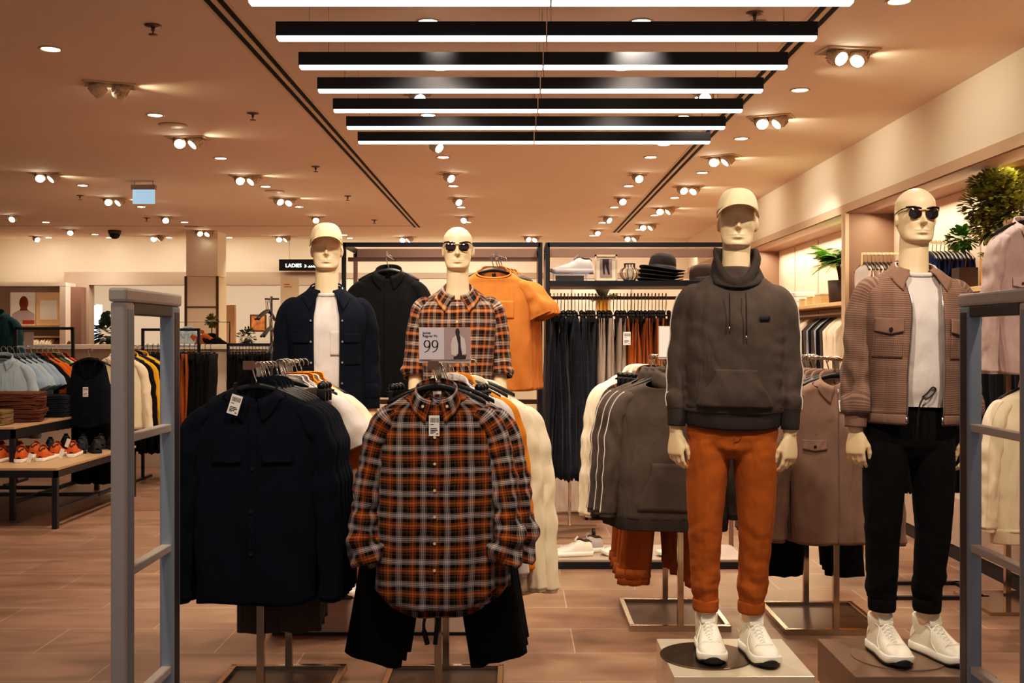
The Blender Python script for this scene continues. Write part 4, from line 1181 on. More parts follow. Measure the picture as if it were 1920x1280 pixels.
# linear pendant bars
ordn = ['frontmost, cut by the top of the view', 'second from the front', 'third from the front', 'fourth from the front', 'fifth from the front', 'sixth from the front', 'last and farthest back']
for k in range(7):
    Y = 4.42+.527*k; X = .1436-.0028*k
    t = thing('pendant_light_bar', 'long black linear pendant light bar, %s' % ordn[k], 'pendant light', (X, Y, 2.88), 0, 'row of linear pendant lights')
    for s in (-1, 1):
        mb = MB(); mb.box(min(s*1.25, s*.003), max(s*1.25, s*.003), -.03, .03, .012, .078); h = mb.build('housing', BLACKM, t, smooth=False)
        mb = MB(); x0, x1 = sorted((s*1.246, s*.004)); mb.add([(x0, -.030, .012), (x1, -.030, .012), (x1, -.026, 0), (x0, -.026, 0), (x0, .030, .012), (x1, .030, .012), (x1, .026, 0), (x0, .026, 0)], [(0, 3, 2, 1), (3, 7, 6, 2), (4, 5, 6, 7), (0, 4, 7, 3), (1, 2, 6, 5)]); mb.build('diffuser', DIFF, t, smooth=False)
    for x in (-1.10, -.02, .02, 1.10):
        mb = MB(); mb.tube([(x, 0, .078), (x, 0, CEIL-2.88)], .0012, n=5); mb.build('suspension_wire', MATS['chrome'], t)
# ------------------------------------------------------------- front clothes racks
def floor_rack(label, X, yf, yb, arm_f, arm_b, w=.52, zr=1.40, depth=None):
    t = thing('clothes_rack', label, 'clothes rack', (X, yf, 0))
    d = yb-yf
    mb = MB()
    for a, b_, c, e in ((-w/2, w/2, -.014, .014), (-w/2, w/2, d-.014, d+.014), (-w/2, -w/2+.028, 0, d), (w/2-.028, w/2, 0, d)): mb.box(a, b_, c, e, .0, .030)
    mb.build('base_frame', MATS['chrome_rack'], t, smooth=False, bevel=.003)
    mb = MB(); mb.box(-w/2+.02, w/2-.02, .01, d-.01, .004, .010); mb.build('base_plate', mat('base_plate_dark', (92, 74, 62), rough=.35, metal=.5), t, smooth=False)
    for y in (0, d):
        mb = MB(); mb.box(-.015, .015, y-.015, y+.015, .02, zr-.005); mb.build('post', MATS['chrome_rack'], t, smooth=False, bevel=.002)
    mb = MB(); mb.box(-.013, .013, arm_f-yf, arm_b-yf, zr-.016, zr); mb.build('rail', MATS['chrome_rack'], t, smooth=False, bevel=.002)
    mb = MB(); mb.box(-.020, .020, arm_f-yf-.016, arm_f-yf+.004, zr-.022, zr+.012); mb.build('end_stop', mat('bronze_cap', (120, 92, 78), rough=.4, metal=.5), t, smooth=False)
    return t
RZ = 1.40                                                      # rail height; garment neck hangs .09 below
NZ = RZ-.092
def hang(o, x, y, dz=0, rz=0, sc=None): o.location = (x, y, NZ+dz); o.rotation_euler = (0, 0, rz); return o
HG = make_hanger('black shaped clothes hanger with chrome hook', 'clothes hangers', w=.19)
HG_first = [True]
def hanger_at(x, y, z=NZ, rz=0, label='black shaped clothes hanger with chrome hook', group='clothes hangers'):
    if HG_first[0]: o = HG; HG_first[0] = False; o.location = (x, y, z); o.rotation_euler = (0, 0, rz); o['label'] = label; o['group'] = group; return o
    return copy_tree(HG, (x, y, z), rz, label, group)
HC = make_hanger('black clip hanger with two clips and chrome hook', 'clip hangers', w=.20, clips=True, hook=.10)
HC_first = [True]
def cliphanger_at(x, y, z=NZ, rz=0, label='black clip hanger with two clips and chrome hook', group='clip hangers'):
    if HC_first[0]: o = HC; HC_first[0] = False; o.location = (x, y, z); o.rotation_euler = (0, 0, rz); o['label'] = label; o['group'] = group; return o
    return copy_tree(HC, (x, y, z), rz, label, group)

# --- rack 1: navy overshirts
X1 = -1.022
floor_rack('chrome rack of navy overshirts at the front', X1, 4.27, 4.80, 4.08, 4.96)
navy, Sn = mk_hung_shirt('navy wool overshirt on the front of the left rack with a white price tag', 'navy overshirts on the left rack', MATS['navy'], W=.240, L=.815, seed=3, flare=-.012, amp=.016,
    pockets=[(-.150, -.040, -.275, -.245, 'flat'), (.040, .150, -.275, -.245, 'flat')], hname='overshirt', kind='shirt', tagp=None)
for z in (-.30, -.46, -.62): 
    mb = MB(); button(mb, Sn.front(0, z, .007), r=.0065); mb.build('button', MATS['cord_black'], navy)
tg = price_tag(navy, tuple(Sn.front(-.062, -.055, .030)), rot=.30, w=.042, h=.075)
mb = MB(); mb.tube(spline([(.030, -.005, .037), (.018, -.004, .05), (.0, .02, .06)], 8), .0006, n=4); mb.build('tag_string', MATS['ink'], tg)
hang(navy, -1.005, 4.12, -.006, .04); hanger_at(-1.005, 4.125, NZ, .04)
def nvname(k): return ['second', 'third', 'fourth', 'fifth'][k]
for k in range(4):
    c = copy_tree(navy, (-1.005+.004*k+.010, 4.175+.045*k, NZ-.006), .05+.035*k, label='navy wool overshirt, %s from the front of the left rack' % nvname(k))
    for ch in list(c.children):
        if ch.name.startswith('price_tag'):
            for g in list(ch.children): bpy.data.objects.remove(g)
            bpy.data.objects.remove(ch)
    hanger_at(-1.003+.004*k, 4.178+.045*k, NZ, .05+.03*k)
# brown checked trousers on clips, then tees
for k in range(3):
    c = mk_hung_trousers('brown checked wool trousers clipped %s the navy overshirts' % ['just behind', 'second behind', 'third behind'][k], 'brown checked trousers on the left rack', MATS['brown_wool_check'], W=.160, L=.965-.015*k, splay=.0, seed=k+1, legw=.092)
    hang(c, X1+.045+.004*k, 4.40+.05*k, 0, .06); cliphanger_at(X1+.045+.004*k, 4.40+.05*k, NZ, .06)
tee, St = mk_hung_shirt('white t-shirt behind the brown trousers on the left rack', 't-shirts on the left rack', MATS['tee_white'], W=.235, L=.70, sleeves='short', kind='t-shirt', seed=9, hname='hanging_t_shirt', tagp=None)
hang(tee, X1+.028, 4.60, .0, .05); hanger_at(X1+.025, 4.60)
T1 = [('tee_white', 'second white t-shirt behind the brown trousers'), ('mustard', 'mustard t-shirt between the white t-shirts'), ('cream', 'cream t-shirt at the back of the left rack'), ('mustard', 'mustard t-shirt last on the left rack')]
for k, (mm, lb) in enumerate(T1):
    c = copy_tree(tee, (X1+.040+.012*k, 4.655+.055*k, NZ), .06, label=lb, scale=(1, 1, 1.0 if mm != 'mustard' else 1.28)); setmat(c, MATS[mm]); hanger_at(X1+.03+.01*k, 4.655+.055*k)
for k in range(3): cliphanger_at(X1+.03, 4.54+.02*k, label='empty black clip hanger bunched on the left rack', group='empty clip hangers on the left rack')

# --- rack 2: flannel shirts
X2 = -.316
floor_rack('chrome rack of orange checked flannel shirts', X2, 4.32, 4.80, 4.07, 4.9)
fl, Sf = mk_hung_shirt('orange and grey checked flannel shirt at the front of its rack with a white tag', 'flannel shirts', MATS['flannel'], W=.225, L=.835, sleeves='rolled', seed=14, tail=True, flare=.006, amp=.020, hname='flannel_shirt',
    buttons=(MATS['button_cream'], [-.175, -.275, -.375, -.475, -.575, -.675], 0))
for s in (-1, 1):
    mb = MB(); p = Sf.front(s*.046, -.058, .016); button(mb, p, r=.006); mb.build('collar_button', MATS['button_cream'], fl)
price_tag(fl, tuple(Sf.front(-.002, -.130, .018)), rot=0, w=.040, h=.078)
mb = MB(); mb.box(-.016, .016, .038, .040, -.052, -.006); lb = mb.build('neck_label', MATS['tag_white'], fl, smooth=False)
mb = MB(); mb.box(-.008, .008, -.0005, 0, -.03, -.018); q = mb.build('label_print', MATS['print_red'], lb, smooth=False); q.location = (0, .0375, 0)
hang(fl, -.308, 4.11, -.010, .0); hanger_at(-.308, 4.115, NZ)
c = copy_tree(fl, (-.258, 4.19, NZ-.022), .12, label='orange and grey checked flannel shirt showing right of the first')
for ch in list(c.children):
    if ch.name.startswith('price_tag'):
        for g in list(ch.children): bpy.data.objects.remove(g)
        bpy.data.objects.remove(ch)
hanger_at(-.275, 4.19, NZ, .08)
for k in range(3):
    c = mk_hung_trousers('black wide trousers clipped %s the flannel shirts' % ['just behind', 'second behind', 'third behind'][k], 'black trousers on the flannel rack', MATS['black_cloth'], W=.185, L=1.045-.02*k, splay=.160-.006*k, seed=k+5, legw=.112, slant=.28)
    if k == 0:
        mb = MB(); mb.tube(spline([(-.03, -.05, -.45), (-.035, -.055, -.85), (-.045, -.05, -.95), (-.03, -.05, -1.02)], 20), [.006]*15+[.010]*6, n=8)
        mb.tube(spline([(-.0, -.05, -.45), (.0, -.055, -.85), (.008, -.05, -.93), (.0, -.05, -1.02)], 20), [.006]*15+[.009]*6, n=8); mb.build('drawstring', MATS['cord_black'], c)
    hang(c, X2-.005+.01*k, 4.27+.04*k, 0, 0); cliphanger_at(X2-.005+.01*k, 4.27+.04*k)
ws, Sw = mk_hung_shirt('white long-sleeved shirt behind the black trousers', 'pale shirts on the flannel rack', MATS['tee_white'], W=.235, L=.80, seed=23, flare=.03, hname='hanging_shirt')
hang(ws, X2+.035, 4.44, 0, .08); hanger_at(X2+.03, 4.44)
for k, (mm, lb) in enumerate((('mustard', 'mustard long-sleeved shirt hidden between the pale shirts'), ('cream', 'cream shirt second from the back of the flannel rack'), ('cream', 'cream long-sleeved shirt at the back of the flannel rack, sleeve hanging low'))):
    c = copy_tree(ws, (X2+.060+.055*k, 4.52+.07*k, NZ-.02*k), .10, label=lb, scale=(1, 1, 1 if k == 0 else 1.10)); setmat(c, MATS[mm]); hanger_at(X2+.06+.03*k, 4.52+.07*k)
# price card on the flannel rack
t = thing('price_card', 'acrylic price card reading 99 with a picture of a jacket', 'sign', (-.275, 4.10, 1.405))
mb = MB(); mb.box(-.1, .1, .006, .012, -.002, .135); mb.build('acrylic_holder', mat('acrylic', (220, 214, 212), rough=.1, alpha=.45), t, smooth=False)
mb = MB(); mb.box(-.098, -.002, 0, .004, .012, .135); mb.build('printed_sheet', mat('card_lilac', (204, 192, 202), rough=.6), t, smooth=False)
mb = MB(); mb.box(.0, .098, 0, .004, .012, .135); ph = mb.build('photo_sheet', mat('card_mauve', (168, 146, 150), rough=.6), t, smooth=False)
text('Jacket', .013, MATS['ink'], t, (-.085, -.001, .110)); text('Regular Fit', .013, MATS['ink'], t, (-.085, -.001, .098))
mb = MB()
for cx_ in (-.068, -.038):
    mb.tube([(cx_+.0105*math.cos(a), -.001, .072+.0135*math.sin(a)) for a in (2*PI*k/24 for k in range(25))], [.0008+.0017*abs(math.cos(2*PI*k/24)) for k in range(25)], n=6)
    mb.tube(spline([(cx_+.0112, -.001, .074), (cx_+.0105, -.001, .060), (cx_+.003, -.001, .046), (cx_-.009, -.001, .040)], 14), [.0024-.0016*k/14 for k in range(15)], n=6)
mb.build('price_figure', MATS['ink'], t)
def flat(pts, y=-.001): m_ = MB(); m_.add([(x, y, z) for x, z in pts], [tuple(range(len(pts)))]); return m_
q = flat([(.034, .012), (.034, .022), (.048, .026), (.050, .055), (.046, .095), (.040, .118), (.044, .130), (.054, .130), (.058, .118), (.056, .104), (.066, .085), (.072, .055), (.076, .026), (.084, .030), (.080, .012)], -.0006); q.build('printed_figure', mat('card_figure', (52, 44, 52), rough=.8), ph, smooth=False)
for pts in ([(.026, .030), (.024, .070), (.030, .094), (.044, .104), (.052, .070), (.052, .034), (.040, .024)], [(.060, .104), (.076, .092), (.082, .060), (.082, .034), (.068, .028), (.062, .060)]):
    flat(pts, -.0012).build('printed_jacket', mat('card_jacket', (206, 190, 190), rough=.8), ph, smooth=False)
mb = MB(); mb.box(-.008, .008, .0, .010, -.02, 0); mb.build('stem', MATS['chrome_rack'], t, smooth=False)

# --- rack 3: charcoal hoodies
X3 = .84
floor_rack('chrome rack of charcoal hoodies behind the hoodie mannequin', X3, 5.46, 6.02, 5.28, 6.15)
def mk_hoodie(label, seed):
    r, S = mk_hung_shirt(label, 'hoodies on the rack behind the hoodie mannequin', MATS['charcoal'], W=.265, L=.70, seed=seed, kind='hoodie', hname='hoodie', band=MATS['tee_white'], flare=.02, amp=.012)
    mb = MB(); rows = []
    for i in range(13):
        u = i/12; z = lerp(-.42, -.66, u); hw = lerp(.10, .17, ss(.1, .95, u)); rows.append([S.front(lerp(-hw, hw, j/16), z, .008) for j in range(17)])
    mb.grid(rows, flip=True); mb.build('kangaroo_pocket', MATS['charcoal'], r, solid=.004)
    mb = MB(); rows = []
    for z, k in ((-.69, 1.0), (-.70, .985), (-.755, .97), (-.76, .95)): rows.append([S.P(-PI+2*PI*j/60, -.69)*1 for j in range(60)])
    for i, (z, k) in enumerate(((-.685, 1.01), (-.70, 1.0), (-.755, .985), (-.76, .97))):
        rows[i] = [Vector((p.x*k, p.y*k, z)) for p in rows[i]]
    mb.grid(rows, closed=True); mb.build('hem_band', MATS['charcoal_rib'], r, solid=.003)
    mb = MB(); rows = []
    for rr, z in ((.10, -.03), (.098, .0), (.090, .03), (.082, .05), (.070, .04), (.062, .0)):
        rows.append([Vector((rr*math.sin(a), -rr*.6*math.cos(a), z-.03*max(0, math.cos(a))+.004*math.sin(5*a+seed))) for a in (2*PI*j/40 for j in range(40))])
    mb.grid(rows, closed=True); mb.build('hood', MATS['charcoal'], r, solid=.004)
    return r
h1 = mk_hoodie('charcoal hoodie at the front of the hoodie rack, white stripe down its sleeve', 31)
hang(h1, X3-.06, 5.36, -.01, -.12); hanger_at(X3-.06, 5.365, NZ, -.12)
for k in range(2):
    copy_tree(h1, (X3-.085-.03*k, 5.43+.055*k, NZ-.01), -.16-.05*k, label='charcoal hoodie, %s on the hoodie rack' % ['second', 'third', 'fourth'][k]); hanger_at(X3-.07-.02*k, 5.43+.055*k, NZ, -.15)
for k in range(4):
    c = mk_hung_trousers('rust turned-up trousers %s on the hoodie rack' % ['nearest the front', 'second', 'third', 'last'][k], 'rust trousers on the hoodie rack', MATS['rust'], W=.175, L=1.06-.02*k, splay=.09-.012*k, seed=k+11, legw=.085)
    hang(c, X3-.045-.02*k, 5.62+.05*k, 0, -.15); cliphanger_at(X3-.045-.02*k, 5.62+.05*k, NZ, -.12)
    for s in (-1, 1):
        mb = MB(); rows = []
        for z, kk in ((0, 1.04), (-.045, 1.08), (-.05, 1.04)): rows.append([Vector((s*(.0875+.09-.012*k)+.085*kk*math.cos(a), .048*kk*math.sin(a), -.05-(1.06-.02*k)+.035+z+.05)) for a in (2*PI*j/24 for j in range(24))])
        mb.grid(rows, closed=True); mb.build('turn_up', MATS['rust2'], c, solid=.003)
for k, (mm, lb) in enumerate((('dark_brown_check', 'dark brown checked shirt on the hoodie rack'), ('cream', 'cream sweater showing at the left of the hoodie rack'), ('cream', 'cream sweater last on the hoodie rack'))):
    c = copy_tree(ws, (X3-.10-.03*k, 5.84+.06*k, NZ), -.12, label=lb, group='tops at the back of the hoodie rack'); setmat(c, MATS[mm]); hanger_at(X3-.07, 5.84+.06*k)
# paper sign on rack 3
t = thing('paper_sign', 'white shop notice in an acrylic holder on the hoodie rack', 'sign', (X3-.055, 5.30, 1.405))
mb = MB(); mb.box(-.075, .11, 0, .004, .0, .150); mb.build('sheet', MATS['tag_white'], t, smooth=False)
mb = MB(); mb.box(-.078, .113, .005, .009, -.01, .153); mb.build('acrylic_holder', MATS['acrylic'], t, smooth=False)
text('Shop', .017, MATS['ink'], t, (-.004, -.001, .095)); text('and', .012, MATS['ink'], t, (.002, -.001, .062)); text('now at', .008, MATS['ink'], t, (-.002, -.001, .120))

# --- rack 4: brown jackets
X4 = 1.615
floor_rack('chrome rack of brown checked jackets between the two front mannequins', X4, 5.39, 5.95, 5.2, 6.15)
bj, Sb = mk_hung_shirt('brown jacket with buttoned chest pocket at the front of its rack', 'brown jackets', MATS['taupe'], W=.235, L=.815, seed=44, flare=-.012, amp=.018, hname='hanging_jacket', placket=False,
    pockets=[(-.17, -.055, -.345, -.30, 'point'), (.055, .17, -.345, -.30, 'point')])
mb = MB(); mb.tube([Sb.front(0, lerp(-.80, -.05, k/30), .003) for k in range(31)], .0030, n=6); mb.build('zip', MATS['button_steel'], bj)
for s in (-1, 1):
    mb = MB(); button(mb, Vector((s*.305, -.050, -.785)), r=.008); mb.build('cuff_button', MATS['button_dark'], bj)
price_tag(bj, tuple(Sb.front(.015, -.13, .02)), rot=-.1, w=.03, h=.055)
hang(bj, 1.59, 5.30, -.01, -.14); hanger_at(1.59, 5.305, NZ, -.14)
for k in range(5):
    copy_tree(bj, (1.565-.02*k, 5.36+.055*k, NZ-.01), -.18-.02*k, label='brown jacket, %s from the front of its rack' % ['second', 'third', 'fourth', 'fifth', 'sixth'][k]); hanger_at(1.575-.015*k, 5.36+.055*k, NZ, -.15)
for k in range(3):
    c = mk_hung_trousers('black trousers %s on the brown jacket rack' % ['nearest the front', 'second', 'last'][k], 'black trousers on the jacket rack', MATS['black_cloth'], W=.19, L=1.03-.02*k, splay=.07, seed=k+21, legw=.105)
    hang(c, X4-.02, 5.72+.05*k, 0, -.05); cliphanger_at(X4-.02, 5.72+.05*k)
for k in range(4):
    hanger_at(X4-.01, 5.90+.05*k, label='empty black hanger at the back of the brown jacket rack', group='empty hangers on the jacket rack')

# ------------------------------------------------------------- plinths under the mannequins
PLM = mat('plinth_cream_metal', (222, 206, 184), rough=.32, metal=.35, var=.05, vscale=2.5)
PLD = mat('plinth_brown_laminate', (136, 112, 96), rough=.32, metal=.25, var=.10, vscale=3)
STEEL = mat('turntable_steel', (120, 104, 92), rough=.28, metal=.85, var=.08, vscale=5)
def plinth(label, x0, x1, y0, y1, z, m, disc, sm=None):
    t = thing('plinth', label, 'plinth', ((x0+x1)/2, (y0+y1)/2, 0)); w, d = (x1-x0)/2, (y1-y0)/2
    mb = MB(); mb.box(-w+.02, w-.02, -d+.02, d-.02, 0, .02); mb.build('recessed_foot', MATS['rubber_black'], t, smooth=False)
    mb = MB(); mb.box(-w, w, -d, d, .02, z); mb.build('box', m, t, smooth=False, bevel=.003)
    if disc:
        cx, cy, r = disc
        mb = MB(); mb.lathe([(r, .0), (r, .005), (r-.004, .006), (.001, .006)], c=(cx-(x0+x1)/2, cy-(y0+y1)/2, z), n=64); mb.build('turntable_disc', sm or STEEL, t, smooth=False)
    return t
plinth('square cream plinth with steel disc under the hoodie mannequin', .606, 1.147, 4.094, 4.61, .2, PLM, (.775, 4.355, .187))
plinth('square brown plinth under the brown jacket mannequin', 1.302, 1.846, 4.094, 4.61, .2, PLD, (1.555, 4.34, .185), PLD)
plinth('low plinth under the navy overshirt mannequin', -1.25, -.66, 5.36, 5.90, .185, GREIGE, (-.97, 5.6, .185))
plinth('low plinth under the flannel shirt mannequin', -.62, -.03, 5.36, 5.90, .185, GREIGE, (-.30, 5.6, .185))

# ------------------------------------------------------------- security gates
GREYL = mat('gate_grey_warm', (206, 196, 190), rough=.45)
GREYB = mat('gate_grey_blue', (156, 168, 184), rough=.45)
GREYD = mat('gate_grey_dark', (70, 64, 70), rough=.4)
def gate(label, X, inner):
    t = thing('security_gate', label, 'security gate', (X, 3.0, 0)); s = inner
    for k, (y, m) in enumerate(((0, GREYL), (.41, GREYB))):
        mb = MB(); mb.box(-.022, .022, y-.038, y+.038, .02, 1.60); o = mb.build('upright', m, t, smooth=False, bevel=.008)
        mb = MB(); mb.box(min(s*.022, s*.0235), max(s*.022, s*.0235), y-.022, y+.022, .05, 1.58); mb.build('groove_strip', GREYB if k == 0 else GREYD, o, smooth=False)
        mb = MB(); mb.box(-.05, .05, y-.06, y+.06, 0, .02); mb.build('foot_plate', GREYD, t, smooth=False, bevel=.003)
    mb = MB(); mb.box(-.026, .026, -.042, .452, 1.60, 1.64); mb.build('top_bar', GREYL, t, smooth=False, bevel=.008)
    mb = MB(); mb.box(-.020, .020, .038, .372, 1.565, 1.60); mb.build('lamp_housing', GREYD, t, smooth=False, bevel=.004)
    for z in (1.215, .835, .45):
        mb = MB(); mb.box(-.016, .016, .03, .38, z-.012, z+.012); mb.build('crossbar', GREYL, t, smooth=False, bevel=.003)
    return t
gate('grey security gate frame standing left of the navy overshirts', -1.107, 1)
gate('grey security gate frame standing right of the brown plinth', 1.452, -1)
# ------------------------------------------------------------- black frame unit behind the mannequins
FY = 6.93
def fx(px): return (px-CX)*FY/FPX
def fz(py): return EYE-(py-CY)*FY/FPX
BRZ = mat('dark_bronze', (122, 96, 88), rough=.35, metal=.5)
def frame_bay(label, xa, xb, shelf):
    t = thing('frame_display_unit', label, 'display unit', (xa, FY, 0)); w = xb-xa; dp = .50
    for x in (0, w):
        for y in (0, dp):
            mb = MB(); mb.box(x-.014, x+.014, y-.014, y+.014, .0, 2.088 if y else 2.118); mb.build('post', BLACKM if y == 0 else GREIGE_D, t, smooth=False, bevel=.002)
    mb = MB()
    mb.box(0, w, -.014, .014, 2.090, 2.118)
    m2 = MB(); m2.box(0, w, dp-.014, dp+.014, 2.060, 2.118); m2.build('rear_beam', GREIGE_D, t, smooth=False)
    for x in (0, w): mb.box(x-.014, x+.014, 0, dp, 2.090, 2.118)
    mb.build('top_frame', BLACKM, t, smooth=False)
    mb = MB(); mb.box(0, w, .0, dp, .02, .060); mb.build('deck', GREIGE, t, smooth=False, bevel=.003)
    mb = MB(); mb.box(0, w, .02, .05, 0, .02); mb.box(0, w, -.016, .0, .0, .045); mb.build('kick_plate', BLACKM, t, smooth=False)
    if shelf:
        mb = MB(); mb.box(.01, w-.01, .0, dp, fz(536), fz(526)); mb.build('shelf', BLACKM, t, smooth=False)
        mb = MB(); mb.box(.01, w-.01, .235, .255, fz(562)+.01, fz(554)+.005); mb.build('hanging_rail', BRZ, t, smooth=False)
    else:
        mb = MB(); mb.box(.01, w-.01, .10, .115, fz(488), fz(480)); mb.build('hanging_rail', BRZ, t, smooth=False)
        mb = MB(); mb.box(.01, w-.01, .24, .26, 1.055, 1.085); mb.build('lower_rail', BRZ, t, smooth=False)
        for x, yy in ((fx(738)-fx(645)+.0, 0), (fx(932)-fx(645), 0)):
            mb = MB(); mb.box(x-.006, x+.006, -.34, .11, fz(488)+.005, fz(488)+.02); mb.box(x-.006, x+.006, -.345, -.335, fz(488)+.005, fz(488)+.035); mb.build('face_out_arm', MATS['chrome'], t, smooth=False)
    return t
frame_bay('black metal frame unit holding the black shirt and orange t-shirts', fx(645), fx(1013), False)
frame_bay('black metal frame unit with shelf of hats over a rail of trousers', fx(1027), fx(1400), True)
zr = fz(488)+.02
bs, _ = mk_hung_shirt('plain black overshirt hanging between the navy and flannel mannequins', None, MATS['black_cloth2'], W=.215, L=.78, seed=61, hname='overshirt')
bs.location = (fx(738), 6.66, zr-.105); hanger_at(fx(738), 6.66, zr-.105, label='black hanger carrying the black overshirt', group='hangers in the black frame unit')
ot, So = mk_hung_shirt('orange t-shirt with chest pocket hanging right of the flannel mannequin', 'orange t-shirts in the frame unit', MATS['orange_tee'], W=.225, L=.74, sleeves='short', kind='t-shirt', seed=66, hname='hanging_t_shirt', amp=.012)
mb = MB(); So.patch(mb, .035, .125, -.30, -.19, off=.004); mb.build('pocket', MATS['orange_tee'], ot, solid=.0015)
mb = MB(); mb.box(-.012, .012, .030, .032, -.045, -.018); mb.build('neck_label', MATS['ink'], ot, smooth=False)
ot.location = (fx(932)-.015, 6.62, zr-.105); hanger_at(fx(932)-.015, 6.62, zr-.105, label='black hanger carrying the front orange t-shirt', group='hangers in the black frame unit')
for k in range(3):
    copy_tree(ot, (fx(932)+.015+.02*k, 6.69+.06*k, zr-.11), .06, label='orange t-shirt %s behind the front one in the frame unit' % ['just', 'second', 'third'][k]); hanger_at(fx(932)+.01+.015*k, 6.69+.06*k, zr-.105, label='black hanger behind the front orange t-shirt', group='hangers behind the front orange t-shirt')
for k in range(14):
    c = mk_slab('hanging_shirt', 'cream shirt hanging on the low rail below the orange t-shirts', 'shirt', 'cream shirts on the low rail', MATS['cream'], depth=.2, L=.62, t=.03, shape='shirt', seed=k*1.7)
    c.location = (fx(905)+.028*k, FY+.25, .985)
# trousers on the long rail
SL = {}
def rail_trousers(px0, px1, n, m, label, group, L=1.03, depth=.19, t=.028, Y=None, ztop=None, zrail=None, flare=0):
    Y = Y or FY+.245; out = []
    for k in range(n):
        x = (lerp(px0, px1, (k+.5)/n)-CX)*Y/FPX
        c = mk_slab('hanging_trousers', label, 'trousers', group, m, depth=depth*(.92+.16*R.random()), L=L*(.985+.04*R.random()), t=t*(.9+.3*R.random()), seed=k*2.3+px0)
        c.location = (x+R.uniform(-.004, .004), Y, ztop); c.rotation_euler = (0, R.uniform(-.015, .015)+(.035 if k < 2 and flare else 0), R.uniform(-.12, .12)); out.append(c)
    return out
ZT = fz(596)
rail_trousers(1030, 1112, 13, MATS['navy_check'], 'navy checked trousers hanging at the left end of the long rail', 'navy checked trousers on the long rail', L=1.05, t=.040, ztop=ZT, flare=1)
rail_trousers(1112, 1166, 8, MATS['taupe_grey'] if 'taupe_grey' in MATS else fab('taupe_grey', (150, 134, 124)), 'grey taupe trousers hanging in the middle of the long rail', 'grey trousers on the long rail', L=1.02, t=.034, ztop=ZT)
rail_trousers(1168, 1260, 13, MATS['rust2'], 'rust trousers hanging on the long rail right of the grey ones', 'rust trousers on the long rail', L=1.0, t=.036, ztop=ZT)
HE = make_hanger('slim black hanger with a wire hook on the long rail', 'hangers on the long rail', w=.16, clips=True, hook=.125)
for k in range(34):
    x = fx(lerp(1031, 1262, (k+.5)/34))
    h = HE if k == 0 else copy_tree(HE); h.location = (x, FY+.245, ZT+.045); h.rotation_euler = (0, 0, PI/2+R.uniform(-.1, .1))
setmat(HE, MATS['plastic_black'], ('hook',))
ptg = price_tag(None, (0, 0, 0), w=.048, h=.085); ptg.name = 'swing_ticket'; tag(ptg, 'white swing ticket hanging at the front of the rust trousers', 'price tag'); ptg.location = (fx(1176), FY+.02, fz(640)+.02)
# ---- on the shelf
ZS = fz(526)
GS = mat('shoe_grey', (176, 166, 166), rough=.6, var=.04)
st = thing('acrylic_shoe_stand', 'clear acrylic riser under the grey sneaker on the black shelf', 'stand', (fx(1072), FY+.12, ZS))
mb = MB(); mb.box(-.13, .12, -.06, .06, .046, .050); mb.box(-.118, -.113, -.06, .06, 0, .046); mb.box(.100, .105, -.06, .06, 0, .046); mb.build('riser', mat('acrylic_blue', (150, 190, 225), rough=.05, alpha=.5), st, smooth=False)
mb = MB(); mb.box(-.10, .09, .03, .034, .0, .042); mb.build('back_card', mat('card_pale', (206, 206, 206), rough=.5), st, smooth=False)
s = shoe_parts(None, GS, GS, GS, MATS['shoe_lining'], loc=(fx(1072)+.115, FY+.12, ZS+.051), rz=-PI/2, low=True, cat='shoe', label='grey sneaker on the clear riser, toe to the left', name='sneaker', hi=.012)
t = thing('picture_frame', 'cream picture frame showing a pair of trousered legs, on the shelf', 'picture', (fx(1141), FY+.20, ZS))
mb = MB(); w_, h_ = .075, .183
for a in ((-w_, -w_+.012, 0, h_), (w_-.012, w_, 0, h_), (-w_, w_, 0, .012), (-w_, w_, h_-.012, h_)): mb.box(a[0], a[1], -.012, .012, a[2], a[3])
mb.build('frame', mat('frame_cream', (206, 180, 148), rough=.5), t, smooth=False)
mb = MB(); mb.box(-w_+.01, w_-.01, .0, .006, .01, h_-.01); mb.build('mount_board', mat('mount_white', (232, 216, 196), rough=.7), t, smooth=False)
mb = MB(); mb.box(-.040, .040, -.004, -.001, .035, .155); pc = mb.build('print', mat('print_mauve', (150, 128, 122), rough=.6), t, smooth=False)
mb = MB(); mb.add([(x, -.006, z) for x, z in ((-.024, .155), (.020, .155), (.018, .10), (.026, .055), (.014, .052), (.002, .10), (-.004, .125), (-.010, .10), (-.006, .055), (-.018, .055), (-.022, .10))], [tuple(range(11))]); mb.build('printed_legs', mat('print_dark', (40, 34, 36), rough=.8), pc, smooth=False)
t = thing('wire_lantern', 'black wire lantern around a glass candle holder on the shelf', 'lantern', (fx(1184), FY+.12, ZS))
for k in range(10):
    a = 2*PI*k/10; mb = MB(); pts = [(r*math.cos(a), r*math.sin(a), z) for r, z in ((.038, .012), (.058, .035), (.064, .055), (.056, .078), (.036, .092), (.036, .118))]
    mb.tube(spline(pts, 16), .0022, n=6); mb.build('wire_rib', BLACKM, t)
mb = MB(); mb.lathe([(.040, 0), (.040, .014), (.030, .016), (.001, .016)], n=24); mb.build('base_ring', BLACKM, t); mb = MB(); mb.tube([(.037*math.cos(a), .037*math.sin(a), .118) for a in (2*PI*k/24 for k in range(25))], .0025, n=6); mb.build('top_ring', BLACKM, t)
mb = MB(); mb.lathe([(.024, .018), (.026, .03), (.027, .095), (.025, .096), (.024, .03)], n=24); mb.build('glass_cup', mat('lantern_glass', (200, 182, 160), rough=.1, alpha=.7), t)
HATM = mat('hat_felt', (24, 14, 11), rough=.9, var=.1); HATB = mat('hat_band', (16, 11, 11), rough=.7)
